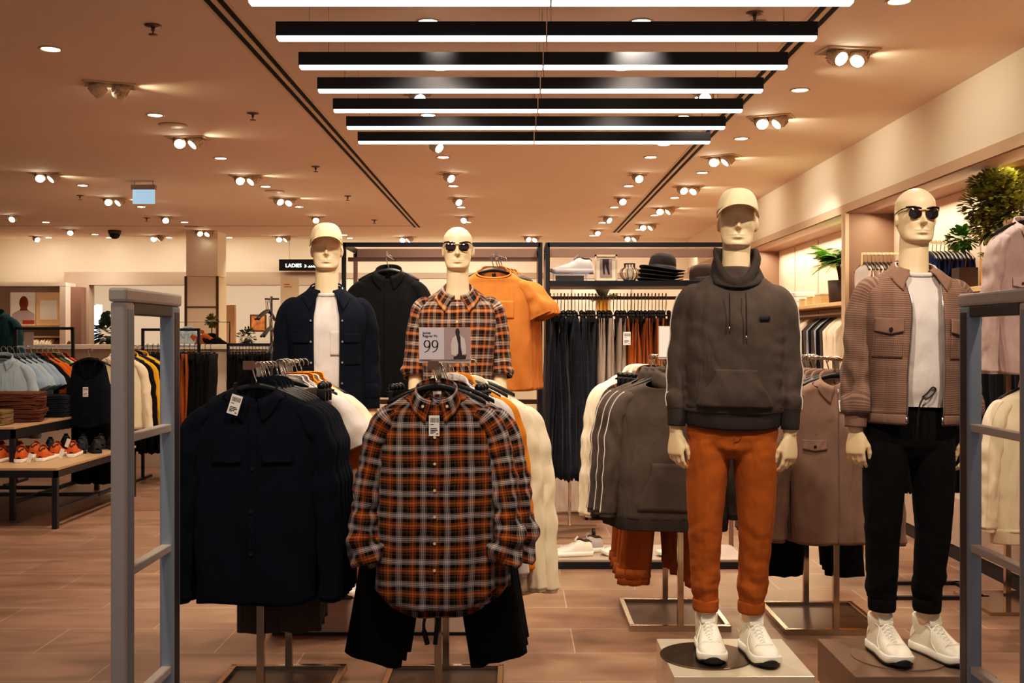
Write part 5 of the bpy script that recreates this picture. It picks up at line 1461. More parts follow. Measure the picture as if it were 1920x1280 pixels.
def mk_hat(label, loc, tilt, group, m=HATM):
    t = thing('felt_hat', label, 'hat', loc, 0, group); t.rotation_euler = (0, tilt, .2)
    def fn(p, a, r, z):
        if r > .1: p.z += .016*abs(math.cos(a))**2*(r-.09)/.06
        if z > .09: p.z -= .020*gs(p.y, 0, .025)*(1 if r < .06 else .5)
        return p
    mb = MB(); mb.lathe([(.150, .006), (.152, .009), (.149, .012), (.120, .006), (.098, .005), (.092, .012), (.090, .05), (.084, .09), (.070, .118), (.045, .126), (.015, .122), (.001, .12)], n=48, sy=1.12, fn=fn)
    mb.build('crown_and_brim', m, t, solid=.002)
    mb = MB(); mb.lathe([(.0935, .010), (.0945, .012), (.0925, .040), (.0905, .040)], n=48, sy=1.12); mb.build('ribbon_band', HATB, t)
    return t
for k in range(4):
    mk_hat('dark brown felt hat, %s of the stack on the shelf' % ['lowest', 'second from the bottom', 'third from the bottom', 'topmost'][k], (fx(1247)+.004*k, FY+.25, ZS+.0+.024*k), .03+.03*k, 'stacked felt hats')
mk_hat('brown felt hat alone beside the hat stack, half behind the hoodie mannequin', (fx(1332), FY+.25, ZS+.0), -.1, None, mat('hat_felt2', (44, 24, 17), rough=.9))
# ---- white shoes on the bottom deck
zd = .061
for (px, y, rz, lb) in ((1085, .14, -1.45, 'white canvas sneaker on the low deck, toe to the left, nearest the cream shirt'), (1108, .27, -1.4, 'pale grey sneaker behind the nearest white one on the low deck'), (1185, .16, -1.5, 'white sneaker beside the rust trousers on the low deck'), (1290, .14, -1.45, 'white sneaker seen between the chrome posts of the hoodie rack'), (1310, .30, -1.4, 'white sneaker farther back between the chrome posts')):
    m = GS if 'grey' in lb else MATS['shoe_white']
    shoe_parts(None, m, MATS['sole_white'], MATS['lace_white'], MATS['shoe_lining'], loc=(fx(px)+.07, FY+y, zd), rz=rz, low=True, cat='shoe', label=lb, name='sneaker', hi=.01)
# ---- seen through the frame: a brown display wall, plant, white tops
t = thing('display_cabinet', 'low brown display cabinet seen under the long rail of trousers', 'cabinet', (.1, 9.1, 0))
mb = MB(); mb.box(0, 2.0, 0, .45, .08, .62); mb.build('carcass', mat('cabinet_brown', (110, 84, 70), rough=.6), t, smooth=False, bevel=.004)
mb = MB(); mb.box(.02, 1.98, .04, .41, 0, .08); mb.build('plinth_base', MATS['rubber_black'], t, smooth=False)
mb = MB(); mb.box(-.02, 2.02, -.02, .47, .62, .65); mb.build('top_panel', GREIGE, t, smooth=False)
for k in range(4):
    c = copy_tree(tee, (.36+.055*k, 8.2+.05*k, .90), .5, label='white t-shirt on the rail seen below the navy checked trousers', group='white t-shirts below the navy trousers', scale=(.9, .9, 1.05)); setmat(c, MATS['tee_white'])
t = thing('rolling_rail', 'chrome rolling rail carrying the white t-shirts behind the frame unit', 'clothes rack', (.40, 8.3, 0))
mb = MB(); mb.tube([(0, -.3, .09), (0, -.3, 1.13), (0, .5, 1.13), (0, .5, .09)], .012); mb.build('rail_frame', MATS['chrome'], t)
for s in (-.3, .5):
    mb = MB(); mb.box(-.2, .2, s-.012, s+.012, .075, .095); mb.build('foot', MATS['chrome'], t, smooth=False)
    for x in (-.18, .18): mb = MB(); mb.lathe([(.001, -.012), (.036, -.012), (.036, .012), (.001, .012)], c=(x, s, .036), n=16, axis='X'); mb.build('caster', MATS['rubber_black'], t)

# ---- plants
LEAF = mat('leaf_green', (84, 118, 40), rough=.5, var=.3, vscale=12); LEAFD = mat('leaf_dark', (34, 58, 34), rough=.5, var=.3, vscale=10); LEAFO = mat('leaf_olive', (112, 112, 44), rough=.55, var=.3, vscale=14)
BARK = mat('bark_brown', (96, 66, 44), rough=.9); YPOT = mat('pot_yellow', (222, 158, 52), rough=.5, var=.1, vscale=30, vstretch=(10, 10, .4)); DPOT = mat('pot_dark', (62, 48, 42), rough=.6)
def leafy(mb, c, d, L, w):
    d = Vector(d).normalized(); s = d.cross(Vector((0, 0, 1)));
    s = s.normalized() if s.length > .1 else Vector((1, 0, 0)); n = s.cross(d); c = Vector(c); rows = []
    for u, k in ((0, .1), (.3, .8), (.6, 1), (.85, .5), (1, .02)):
        q = c+d*L*u-n*0-Vector((0, 0, L*.25*u*u)); rows.append([q-s*w*k, q-Vector((0, 0, w*.35*k)), q+s*w*k])
    mb.grid(rows)
def blobtree(root, blobs, n, L, w, m, rnd):
    mb = MB()
    for _ in range(n):
        c, r = rnd.choice(blobs); v = Vector((rnd.gauss(0, 1), rnd.gauss(0, 1), rnd.gauss(0, 1))).normalized()
        p = Vector(c)+Vector((v.x*r[0], v.y*r[1], v.z*r[2]))*rnd.random()**.4
        leafy(mb, p, v+Vector((0, 0, .3)), L*rnd.uniform(.7, 1.2), w*rnd.uniform(.7, 1.2))
    return mb.build('foliage', m, root)
def frond(mb, base, az, L, lift, rnd, nl=14, w=.012, ll=.13):
    d = Vector((math.cos(az), math.sin(az), 0)); pts = []
    for i in range(12):
        u = i/11; pts.append(Vector(base)+d*L*(u*.9)*math.cos(lift*.4)+Vector((0, 0, L*(math.sin(lift)*u-.55*u*u))))
    mb.tube(pts, .0025, n=4); s = Vector((-d.y, d.x, 0))
    for i in range(nl):
        u = .15+.82*i/nl; k = int(u*11); p = pts[k].lerp(pts[min(11, k+1)], u*11-k)
        for q in (-1, 1): leafy(mb, p, s*q+d*.7+Vector((0, 0, .15)), ll*math.sin(PI*min(1, u*.9+.12))+.02, w)
def pot(root, r0, r1, h, m, n=24, square=False):
    mb = MB()
    if square: mb.add([(-r0, -r0, 0), (r0, -r0, 0), (r0, r0, 0), (-r0, r0, 0), (-r1, -r1, h), (r1, -r1, h), (r1, r1, h), (-r1, r1, h), (-r1*.85, -r1*.85, h), (r1*.85, -r1*.85, h), (r1*.85, r1*.85, h), (-r1*.85, r1*.85, h), (-r1*.8, -r1*.8, h-.03), (r1*.8, -r1*.8, h-.03), (r1*.8, r1*.8, h-.03), (-r1*.8, r1*.8, h-.03)], [(3, 2, 1, 0), (0, 1, 5, 4), (1, 2, 6, 5), (2, 3, 7, 6), (3, 0, 4, 7), (4, 5, 9, 8), (5, 6, 10, 9), (6, 7, 11, 10), (7, 4, 8, 11), (8, 9, 13, 12), (9, 10, 14, 13), (10, 11, 15, 14), (11, 8, 12, 15), (12, 13, 14, 15)])
    else: mb.lathe([(r0, 0), (r1, h), (r1*.9, h), (r1*.85, h-.03), (.001, h-.03)], n=n)
    return mb.build('pot', m, root, smooth=not square)
rp = random.Random(5)
p = at(1131, 598, 8.8)
t = thing('planter_stand', 'black tapered planter stand seen between the trouser hangers', 'stand', (p.x, 8.86, 0)); mb = MB(); mb.box(-.08, .08, -.08, .08, 0, p.z-.001); mb.build('pedestal', DPOT, t, smooth=False); mb = MB(); mb.box(-.1, .1, -.1, .1, 0, .02); mb.build('foot', DPOT, t, smooth=False)
t = thing('potted_fern', 'small fern in a yellow pot seen behind the trouser hangers', 'plant', (p.x, 8.86, p.z)); pot(t, .045, .048, .17, YPOT, square=True)
mb = MB(); 
for k in range(16): frond(mb, (0, 0, .15), rp.uniform(0, 6.28), rp.uniform(.12, .20), rp.uniform(.5, 1.1), rp, nl=8, w=.006, ll=.04)
mb.build('fronds', LEAF, t)
mb = MB(); mb.lathe([(.015, .16), (.075, .27), (.070, .27), (.001, .20)], n=16); mb.build('dark_cone', DPOT, t)
# ------------------------------------------------------------- right-hand wall niches
ZSH = 1.835
def wall_shelf(label, y0, y1, z=ZSH):
    t = thing('wall_shelf', label, 'shelf', (XR+.02, y0, z)); mb = MB(); mb.box(0, XN-XR-.025, 0, y1-y0, -.035, 0); mb.build('board', OAK, t, smooth=False, bevel=.003)
    mb = MB(); mb.box(.15, .17, .02, y1-y0-.02, -.11, -.09); 
    for y in (.1, y1-y0-.12): mb.box(.15, .17, y, y+.02, -.10, -.035)
    mb.build('under_rail', BRZ, t, smooth=False)
    return t
wall_shelf('pale oak wall shelf carrying the yellow pot, behind the brown jacket mannequin', 5.45, 9.58)
wall_shelf('pale oak wall shelf carrying the palm, between the two front mannequins', 9.70, 13.78)
def px_on_wall(px, X): return X*FPX/(px-CX)
# palm
t = thing('potted_palm', 'bright green palm in a dark pot on the oak shelf', 'plant', (3.14, 10.35, ZSH)); pot(t, .10, .115, .22, DPOT, square=False)
mb = MB(); 
for k in range(9): a = rp.uniform(0, 6.28); mb.tube(spline([(0, 0, .18), (.02*math.cos(a), .02*math.sin(a), .32), (.05*math.cos(a), .05*math.sin(a), .44)], 8), .008, n=6)
mb.build('stems', BARK, t)
mb = MB()
for k in range(44): frond(mb, (rp.uniform(-.03, .03), rp.uniform(-.03, .03), .38), rp.uniform(0, 6.28), rp.uniform(.20, .40), rp.uniform(.2, 1.4), rp, nl=18, w=.010, ll=.11)
mb.build('fronds', mat('leaf_palm', (120, 176, 70), rough=.5, var=.25, vscale=8), t)
# tall bush and its neighbours
t = thing('potted_bush', 'tall olive green bush in a yellow pot on the oak shelf', 'plant', (3.18, 7.05, ZSH)); pot(t, .075, .08, .19, YPOT, square=True)
mb = MB()
for k in range(8): a = k*.8; mb.tube(spline([(0, 0, .16), (.05*math.cos(a), .05*math.sin(a), .32), (.10*math.cos(a)-.02, .12*math.sin(a), .50)], 8), .005, n=5)
mb.build('stems', BARK, t)
blobtree(t, [((-.02, 0, .42), (.14, .16, .12)), ((-.06, .02, .56), (.15, .17, .13)), ((.02, -.04, .62), (.15, .17, .13)), ((.05, -.10, .50), (.12, .16, .14)), ((0, .0, .70), (.16, .18, .06))], 4200, .045, .015, LEAFO, rp)
mb = MB()
for k in range(40): frond(mb, (0, 0, .17), rp.uniform(0, 6.28), rp.uniform(.10, .17), rp.uniform(.9, 1.5), rp, nl=4, w=.004, ll=.05)
mb.build('grass_blades', LEAF, t)
t = thing('potted_shrub', 'small round green shrub in a dark box planter on the oak shelf', 'plant', (3.12, 7.42, ZSH)); pot(t, .065, .065, .15, DPOT, square=True)
mb = MB(); mb.tube(spline([(0, 0, .12), (.01, 0, .22), (-.01, 0, .30)], 6), .005, n=6); mb.build('stem', BARK, t)
blobtree(t, [((-.02, 0, .36), (.095, .10, .07))], 260, .045, .018, mat('leaf_shrub', (70, 120, 44), rough=.5, var=.25, vscale=10), rp)
t = thing('white_pot', 'small white plant pot beside the yellow pot', 'pot', (3.10, 6.62, ZSH)); pot(t, .035, .045, .10, MATS['sole_white']); mb = MB()
for k in range(12): frond(mb, (0, 0, .08), rp.uniform(0, 6.28), rp.uniform(.06, .1), 1.2, rp, nl=4, w=.004, ll=.03)
mb.build('leaves', LEAF, t)
# high side rails with shirts
def side_rail(label, y, z, x0=3.02, x1=3.36):
    t = thing('wall_rail', label, 'rail', (x0, y, z)); mb = MB(); mb.box(0, x1-x0+.04, -.006, .006, -.008, .008); mb.build('bar', OAK, t, smooth=False)
    mb = MB(); mb.box(0, .012, -.008, .008, -.10, .0); mb.build('end_post', OAK, t, smooth=False); return t
side_rail('pale rail of navy shirts behind the sunglasses mannequin', 7.9, 2.21, 3.04)
side_rail('pale rail of white shirts in front of the niche partition', 9.25, 2.23, 2.99)
def copies(src, n, f, label, group, m=None, hang_lab=None, sc=None, rz=0):
    for k in range(n):
        x, y, z = f(k); c = copy_tree(src, (x, y, z), rz, label=label, group=group, scale=sc)
        if m: setmat(c, m)
        if hang_lab: hanger_at(x, y, z, rz=rz, label=hang_lab, group=hang_lab+'s')
lo_shirt, _ = mk_hung_shirt('x y z w', None, MATS['navy2'], W=.225, L=.72, seed=81, detail=.42, hname='hanging_shirt')
lo_tee, _ = mk_hung_shirt('x y z w', None, MATS['tee_white'], W=.225, L=.68, seed=83, sleeves='short', kind='t-shirt', detail=.42, hname='hanging_t_shirt')
fab('blue_shirt', (36, 46, 92), sheen=.1)
def slabs(n, f, label, group, m, cat='shirt', name='hanging_shirt', depth=.2, L=.7, t=.035, shape='shirt', rz=0):
    for k in range(n):
        c = mk_slab(name, label, cat, group, m if not isinstance(m, list) else m[k % len(m)], depth=depth, L=L, t=t, shape=shape, seed=k*1.9+len(label)); c.location = f(k); c.rotation_euler = (0, 0, rz+R.uniform(-.06, .06))
slabs(10, lambda k: (3.05+.030*k, 7.9, 2.12), 'short navy shirt hanging on the high pale rail', 'navy shirts on the high rail', MATS['blue_shirt'], L=.27, depth=.17, t=.034)
for k in range(10): hanger_at(3.05+.03*k, 7.9, 2.125, rz=PI/2, label='hanger with a navy shirt on the high pale rail', group='hangers on the high navy rail')
slabs(9, lambda k: (3.01+.034*k, 9.25, 2.13), 'white shirt hanging against the niche partition', 'white shirts on the partition rail', MATS['tee_white'], L=.30, depth=.18, t=.034)
for k in range(9): hanger_at(3.01+.034*k, 9.25, 2.14, rz=PI/2, label='hanger with a white shirt on the partition rail', group='hangers on the partition rail')
# under the palm shelf
slabs(9, lambda k: (3.18, 10.0+.05*k, 1.70), 'cream coat hanging under the palm shelf', 'cream coats under the palm shelf', MATS['cream'], L=.95, depth=.2, t=.05, rz=PI/2)
slabs(12, lambda k: (3.18, 10.5+.06*k, 1.70), 'dark jacket hanging under the palm shelf', 'jackets under the palm shelf', [MATS['charcoal'], MATS['black_cloth2'], MATS['navy2'], fab('denim_pale', (150, 160, 172)), MATS['charcoal']], L=.9, depth=.2, t=.06, rz=PI/2)
slabs(16, lambda k: (3.18, 11.4+.12*k, 1.70), 'cream shirt hanging toward the far end under the palm shelf', 'far shirts under the palm shelf', MATS['cream'], L=.9, depth=.2, t=.08, rz=PI/2)
slabs(26, lambda k: (3.18, 6.2+.11*k, 1.70), 'black garment hanging under the yellow pot shelf', 'black garments under the shelf', [MATS['black_cloth2'], MATS['black_cloth'], MATS['navy2']], L=.75, depth=.2, t=.08, rz=PI/2)
for k in range(3):
    t = thing('wooden_box', '%s pale wooden box beside the palm on the oak shelf' % ['nearest', 'middle', 'farthest'][k], 'box', (3.12, 10.72+.30*k, ZSH)); mb = MB(); mb.box(-.09, .09, -.11, .11, 0, .09-.012*k); mb.build('box_body', OAK, t, smooth=False, bevel=.004)
    mb = MB(); mb.box(-.094, .094, -.114, .114, .09-.012*k, .105-.012*k); mb.build('lid', mat('oak_light', (226, 196, 160), rough=.6), t, smooth=False, bevel=.003)
for k in range(7):
    t = thing('folded_sweater', 'white folded sweater stacked beyond the wooden boxes', 'sweater', (3.15, 11.75+.34*(k % 3), ZSH+.055*(k//3)), 0, 'white folded sweaters on the shelf')
    mb = MB(); rows = []
    for z, kk in ((0, .93), (.012, 1), (.026, .97), (.028, .97), (.042, 1), (.054, .93)): rows.append([Vector((.13*kk*sgn(math.cos(a))*abs(math.cos(a))**.3, .15*kk*sgn(math.sin(a))*abs(math.sin(a))**.3, z)) for a in (2*PI*j/32 for j in range(32))])
    mb.grid(rows, closed=True, cap=True); mb.build('folded_body', MATS['tee_white'], t)
    mb = MB(); mb.box(-.132, -.128, -.02, .02, .015, .04); mb.build('size_label', MATS['tag_white'], t, smooth=False)
# dark lower cabinet front is the wall itself; near rack of pink jackets and cream hoodies
t = thing('wall_arm_rack', 'two level chrome arm rack of pale jackets and cream hoodies at the right edge', 'clothes rack', (2.76, 5.2, 0))
mb = MB(); mb.box(-.015, .015, .78, .81, 0, 2.16); mb.box(-.2, .2, .55, 1.05, 0, .02); mb.build('stand_post', MATS['chrome_rack'], t, smooth=False)
for z in (2.16, 1.36): mb = MB(); mb.box(-.012, .012, 0, .80, z-.015, z); mb.box(-.016, .016, -.015, 0, z-.015, z+.01); mb.build('arm', MATS['chrome_rack'], t, smooth=False)
fab('pale_pink', (196, 170, 166), sheen=.15); fab('cream_hoodie', (238, 216, 188), sheen=.15, var=.05)
for k in range(4):
    c = copy_tree(bj, (2.50+.06*k, 5.22+.07*k, 2.06), .2, label='pale pink jacket, %s on the upper arm at the right edge' % ['first', 'second', 'third', 'fourth', 'fifth'][k], group='pale pink jackets', scale=(.76, 1, .90)); setmat(c, MATS['pale_pink'], ('torso_panel', 'sleeve', 'collar', 'pocket_flap')); hanger_at(2.50+.06*k, 5.225+.07*k, 2.06, .2, label='hanger of the pale pink jackets', group='hangers of the pale pink jackets')
for k in range(4):
    c = copy_tree(h1, (2.55+.05*k, 5.24+.08*k, 1.26), .2, label='cream hoodie, %s on the lower arm at the right edge' % ['first', 'second', 'third', 'fourth', 'fifth'][k], group='cream hoodies', scale=(.85, 1, 1)); setmat(c, MATS['cream_hoodie']); hanger_at(2.55+.05*k, 5.245+.08*k, 1.26, .2, label='hanger of the cream hoodies', group='hangers of the cream hoodies')
slabs(8, lambda k: (2.22+.05*k, 6.3, 1.36), 'black shirt hanging behind the right gate', 'black shirts behind the right gate', MATS['black_cloth2'], L=.75, t=.055, depth=.2)
t = thing('clothes_rail', 'black rail carrying dark shirts behind the right gate', 'clothes rack', (2.18, 6.3, 0)); mb = MB(); mb.tube([(0, 0, 0), (0, 0, 1.45), (.48, 0, 1.45), (.48, 0, 0)], .012, n=8); mb.build('rail_frame', BLACKM, t); mb = MB(); mb.box(-.05, .53, -.2, -.17, 0, .02); mb.box(-.05, .53, .17, .2, 0, .02); mb.box(-.03, .0, -.2, .2, 0, .02); mb.box(.48, .51, -.2, .2, 0, .02); mb.build('base', BLACKM, t, smooth=False)
for k in range(3):
    c = copy_tree(lo_tee, (2.02+.02*k, 6.75+.06*k, 1.25), -.2, label='cream t-shirt seen between the brown jacket mannequin and the gate', group='cream t-shirts by the right gate', scale=(1, 1, 1.0)); setmat(c, MATS['cream'])
c = mk_slab('hanging_trousers', 'bright orange trousers seen between the black trouser legs', 'trousers', None, MATS['mustard'], depth=.2, L=.9, t=.12, seed=4); c.location = (1.99, 6.6, 1.1)
bpy.data.objects.remove([o for o in lo_shirt.children][0]) if False else None
# ------------------------------------------------------------- left side of the shop
TT = mat('table_top_tan', (190, 156, 124), rough=.4, var=.05)
def mk_table(label, x0, x1, y0, y1, z, ap=.05, low=True):
    t = thing('display_table', label, 'table', (x1, y0, 0)); w = x1-x0; d = y1-y0
    mb = MB(); mb.box(-w, 0, 0, d, z-.022, z); mb.build('table_top', TT, t, smooth=False, bevel=.003)
    mb = MB()
    for a in ((-w, 0, .0, .03), (-w, 0, d-.03, d), (-w, -w+.03, 0, d), (-.03, 0, 0, d)): mb.box(a[0], a[1], a[2], a[3], z-.022-ap, z-.022)
    mb.build('apron', BLACKM, t, smooth=False)
    for x in (-w+.02, -.02):
        for y in (.02, d-.02):
            mb = MB(); mb.box(x-.02, x+.02, y-.02, y+.02, 0, z-.022-ap); mb.build('leg', BLACKM, t, smooth=False)
    if low:
        mb = MB(); mb.box(-w, 0, d*.5-.015, d*.5+.015, .13, .16) if low == 1 else None; mb.box(-.035, -.005, .03, d-.03, .13, .16); mb.build('stretcher', BLACKM, t, smooth=False)
    return t
mk_table('low display table of orange sneakers with black metal frame', -5.9, -3.60, 8.36, 10.1, .48, .055)
mk_table('higher display table of folded clothes with black metal frame', -6.4, -4.12, 8.75, 10.55, .77, .075)
OS = mat('suede_orange', (196, 92, 34), rough=.85, var=.08); BS = mat('suede_black', (28, 27, 30), rough=.7)
k = 0
words = ['nearest the table corner', 'second from the corner', 'third from the corner', 'fourth from the corner', 'fifth from the corner']
spots = [(-3.92, 8.80, 'front'), (-4.06, 8.72, 'front'), (-4.24, 8.72, 'front'), (-4.40, 8.70, 'front'), (-4.52, 8.70, 'front'), (-4.66, 8.70, 'front'), (-3.80, 9.12, 'second'), (-3.94, 9.10, 'second'), (-4.12, 9.10, 'second'), (-4.27, 9.10, 'second'), (-4.42, 9.10, 'second'), (-4.58, 9.10, 'second')]
src = None
for i, (x, y, row) in enumerate(spots):
    lb = 'orange suede sneaker with white sole, heel to the aisle, %s row of the low table, place %s from the right' % (row, ['one', 'two', 'three', 'four', 'five', 'six'][i % 6])
    lb = 'orange suede sneaker in the %s row of the low table, %s from the right' % (row, ['first', 'second', 'third', 'fourth', 'fifth', 'sixth'][i % 6])
    if src is None: src = shoe_parts(None, OS, MATS['sole_white'], OS, MATS['shoe_lining'], loc=(x, y, .481), rz=PI+.1, low=True, cat='shoe', label=lb, name='suede_sneaker', group='orange sneakers on the low table', hi=.02)
    else: src2 = copy_tree(src, (x, y, .481), PI+.1+R.uniform(-.12, .12), label=lb)
src = None
for i, (x, y) in enumerate([(-3.70, 9.42), (-3.83, 9.40), (-3.68, 9.75), (-3.80, 9.78), (-3.95, 9.42), (-3.95, 9.75), (-4.12, 9.45), (-4.12, 9.78)]):
    lb = 'black suede sneaker at the back of the low table, %s of eight' % ['first', 'second', 'third', 'fourth', 'fifth', 'sixth', 'seventh', 'last'][i]
    if src is None: src = shoe_parts(None, BS, BS, BS, MATS['rubber_black'], loc=(x, y, .481), rz=PI+.5, low=True, cat='shoe', label=lb, name='suede_sneaker', group='black sneakers on the low table', hi=.02)
    else: copy_tree(src, (x, y, .481), PI+.5, label=lb)
for i, (x, y, z) in enumerate(((-3.915, 8.70, .50), (-3.80, 9.03, .50), (-4.33, 8.62, .50), (-3.86, 9.3, .56))):
    g = price_tag(None, (0, 0, 0), w=.035, h=.075, rot=.35, detailed=False); g.name = 'shoe_tag'; g.location = (x, y-.12, z+.035); tag(g, 'white swing tag on a sneaker of the low table, %s' % ['by the corner', 'right edge', 'left of the corner', 'on the black pair'][i], 'price tag', 'shoe tags')
def mk_fold(label, loc, w, d, h, m, group, rz=0, seed=0):
    t = thing('folded_garment', label, 'folded clothes', loc, rz, group); mb = MB(); rows = []
    for u, kk in ((0, .93), (.18, 1), (.42, .985), (.5, .965), (.58, .985), (.85, 1), (1, .94)):
        rows.append([Vector((w*kk*sgn(math.cos(a))*abs(math.cos(a))**.35+.008*ns(a*2, u*2, seed), d*kk*sgn(math.sin(a))*abs(math.sin(a))**.35, h*u+(.012*ns(math.cos(a)*2, math.sin(a)*2, seed+3)))) for a in (2*PI*j/36 for j in range(36))])
    mb.grid(rows, closed=True, cap=True); mb.build('folded_body', m, t); return t
fab('brown_fold', (96, 56, 40)); fab('olive_fold', (116, 96, 66)); fab('dark_fold', (54, 48, 46)); fab('navy_fold', (28, 30, 42))
ORD = ['bottom', 'second', 'third', 'fourth', 'fifth', 'sixth', 'seventh', 'top']
for k in range(7): mk_fold('brown folded trousers, %s of the tall stack on the high table' % (ORD[k] if k < 6 else 'topmost'), (-4.36+.012*(k % 3), 9.35, .771+.036*k), .20, .20, .037, MATS['brown_fold'], 'brown folded trousers', .25+.14*R.uniform(-1, 1), k)
for k in range(5): mk_fold('dark folded trousers, %s of the stack left of the brown one' % (ORD[k] if k < 4 else 'topmost'), (-4.63, 9.22, .771+.034*k), .13, .18, .035, MATS['dark_fold'], 'dark folded trousers', .1, k+9)
for k in range(4): mk_fold('olive folded shorts, %s of the front stack on the high table' % ORD[k], (-4.34, 8.95, .771+.030*k), .085, .12, .031, MATS['olive_fold'], 'olive folded shorts', .05, k+19)
for k in range(4): mk_fold('mustard folded shorts, %s of the stack at the left edge' % ORD[k], (-4.50, 8.93, .771+.030*k), .075, .12, .031, MATS['mustard'], 'mustard folded shorts', .05, k+29)
for k in range(5): mk_fold('navy folded jeans, %s of the stack at the back of the high table' % (ORD[k] if k < 4 else 'topmost'), (-4.24, 9.95, .771+.040*k), .11, .20, .041, MATS['navy_fold'], 'navy folded jeans', 0, k+39)
# racks of shirts behind the tables
def frame_rack(label, x0, x1, y, ztop=1.62, zr=1.42, d=.5):
    t = thing('frame_rack', label, 'clothes rack', (x0, y, 0)); w = x1-x0
    for x in (0, w):
        mb = MB(); mb.box(x-.014, x+.014, -.014, .014, 0, ztop); mb.build('post', BLACKM, t, smooth=False)
        mb = MB(); mb.box(x-.014, x+.014, -d/2, d/2, 0, .025); mb.build('foot', BLACKM, t, smooth=False)
    mb = MB(); mb.box(0, w, -.014, .014, ztop-.028, ztop); mb.build('top_bar', BLACKM, t, smooth=False)
    mb = MB(); mb.box(0, w, -.010, .010, zr-.02, zr); mb.build('rail', MATS['chrome'], t, smooth=False)
    return t
frame_rack('black frame rack behind the shirts at the far left', at(30, 0, 11).x, at(137, 0, 11).x, 11.0, ztop=1.61)
frame_rack('black frame rack behind the tan trousers', at(268, 0, 11.3).x, at(373, 0, 11.3).x, 11.3, ztop=1.60)
fab('sky_shirt', (156, 178, 200), var=.05); fab('sky_shirt2', (170, 188, 200), var=.05); fab('orange_shirt', (222, 116, 40)); fab('green_print', (70, 110, 80), var=.6); fab('hot_orange', (232, 78, 28)); fab('teal_knit', (30, 66, 72)); fab('yellow_black', (214, 158, 40))
L1 = [('sky_shirt2', 'grey blue shirt nearest, at the left edge of the rack'), ('sky_shirt', 'light blue shirt, second on the left rack'), ('sky_shirt2', 'pale blue shirt, third on the left rack'), ('sky_shirt', 'light blue shirt, fourth on the left rack'), ('sky_shirt', 'light blue shirt, fifth on the left rack'), ('navy2', 'navy shirt between the blue and orange shirts'), ('orange_shirt', 'orange shirt beside the navy one'), ('orange_shirt', 'second orange shirt on the left rack'), ('green_print', 'green patterned shirt on the left rack'), ('cream', 'white shirt behind the green patterned one'), ('hot_orange', 'bright red-orange shirt at the end of the left rack')]
for k, (mm, lb) in enumerate(L1):
    c = copy_tree(lo_tee if k not in (0,) else lo_shirt, (-4.62+.012*k, 9.60+.09*k, 1.325), .25, label=lb, group='shirts on the left rack', scale=(1.0, 1, 1.02)); c['category'] = 'shirt'; setmat(c, MATS[mm]); hanger_at(-4.62+.012*k, 9.60+.09*k, 1.325, .25, label='hanger on the left shirt rack', group='hangers on the left shirt rack')
# navy waistcoat
t = thing('waistcoat', 'navy sleeveless waistcoat with a white tag hanging left of the gate', 'waistcoat', (at(168, 0, 9.95).x, 9.95, 1.30))
K = [(.02, .07, .04, .04), (-.02, .10, .05, .05), (-.06, .15, .055, .05), (-.12, .165, .06, .055), (-.22, .185, .07, .06), (-.28, .215, .075, .065), (-.45, .215, .08, .07), (-.66, .22, .08, .07)]
S = Surf(K, folds=drape(90, .008)); mb = MB(); S.fill(mb, lambda th: .01-.20*((1+math.cos(th))/2)**3, lambda th: -.60-.04*gs(th, 0, .5), nz=40, nt=70); mb.build('body_panel', MATS['navy2'], t, solid=.003)
for s in (-1, 1): mb = MB(); mb.tube([S.front(s*(.012+.075*u), -.19+.19*u, .004) for u in [i/10 for i in range(11)]], .004, n=6); mb.build('lapel_edge', MATS['navy2'], t)
for k in range(4): mb = MB(); button(mb, S.front(.0, -.24-.09*k, .006), r=.007); mb.build('button', MATS['cord_black'], t)
price_tag(t, tuple(S.front(0, -.30, .02)), w=.05, h=.09); hanger_at(t.location.x, 9.955, 1.30, label='hanger of the navy waistcoat', group='hangers on the left shirt rack end')
for k in range(3): c = mk_hung_trousers('black trousers hanging under the navy waistcoat', 'black trousers under the waistcoat', MATS['black_cloth'], W=.18, L=.55, seed=k+50, splay=.01, legw=.09); c.location = (at(172, 0, 10.1).x+.02*k, 10.1+.05*k, .72)
for k in range(5): c = copy_tree(lo_shirt, (-3.86+.02*k, 10.35+.09*k, 1.325), .2, label=['cream shirt seen through the left gate', 'black shirt beside the cream one in the gate', 'mustard shirt seen through the left gate', 'black shirt behind the mustard one', 'yellow shirt last inside the gate'][k], group='shirts seen through the left gate'); setmat(c, MATS[['cream', 'black_cloth2', 'yellow_black', 'black_cloth2', 'yellow_black'][k]]); hanger_at(-3.86+.02*k, 10.35+.09*k, 1.325, .2, label='hanger seen through the left gate', group='hangers seen through the left gate')
rail_trousers(262, 330, 9, MATS['black_cloth2'], 'black trousers seen through the left gate on the frame rack', 'black trousers seen through the gate', Y=11.3, ztop=1.33, t=.045)
rail_trousers(330, 358, 5, MATS['rust2'], 'tan trousers hanging right of the left gate', 'tan trousers right of the gate', Y=11.3, ztop=1.33, L=1.10, t=.05)
rail_trousers(357, 402, 8, MATS['black_cloth2'], 'black trousers hanging right of the tan ones', 'black trousers beside the tan ones', Y=11.3, ztop=1.33, L=1.0, t=.05)
rail_trousers(432, 520, 14, MATS['black_cloth2'], 'black trousers on the rail left of the navy mannequin', 'black trousers left of the navy mannequin', Y=11.6, ztop=1.32, L=.98, t=.045)
for (a, b, Y, gp) in ((262, 400, 11.3, 'hangers over the tan and black trousers'), (434, 520, 11.6, 'hangers left of the navy mannequin')):
    for k in range(14):
        h = copy_tree(HE, label='slim hanger of the %s' % ('tan and black trousers' if a < 300 else 'black trousers left of the navy mannequin'), group=gp); h.location = (at(lerp(a, b, (k+.5)/14), 0, Y).x, Y, 1.35); h.rotation_euler = (0, 0, PI/2); h.scale = (1, 1, .7)
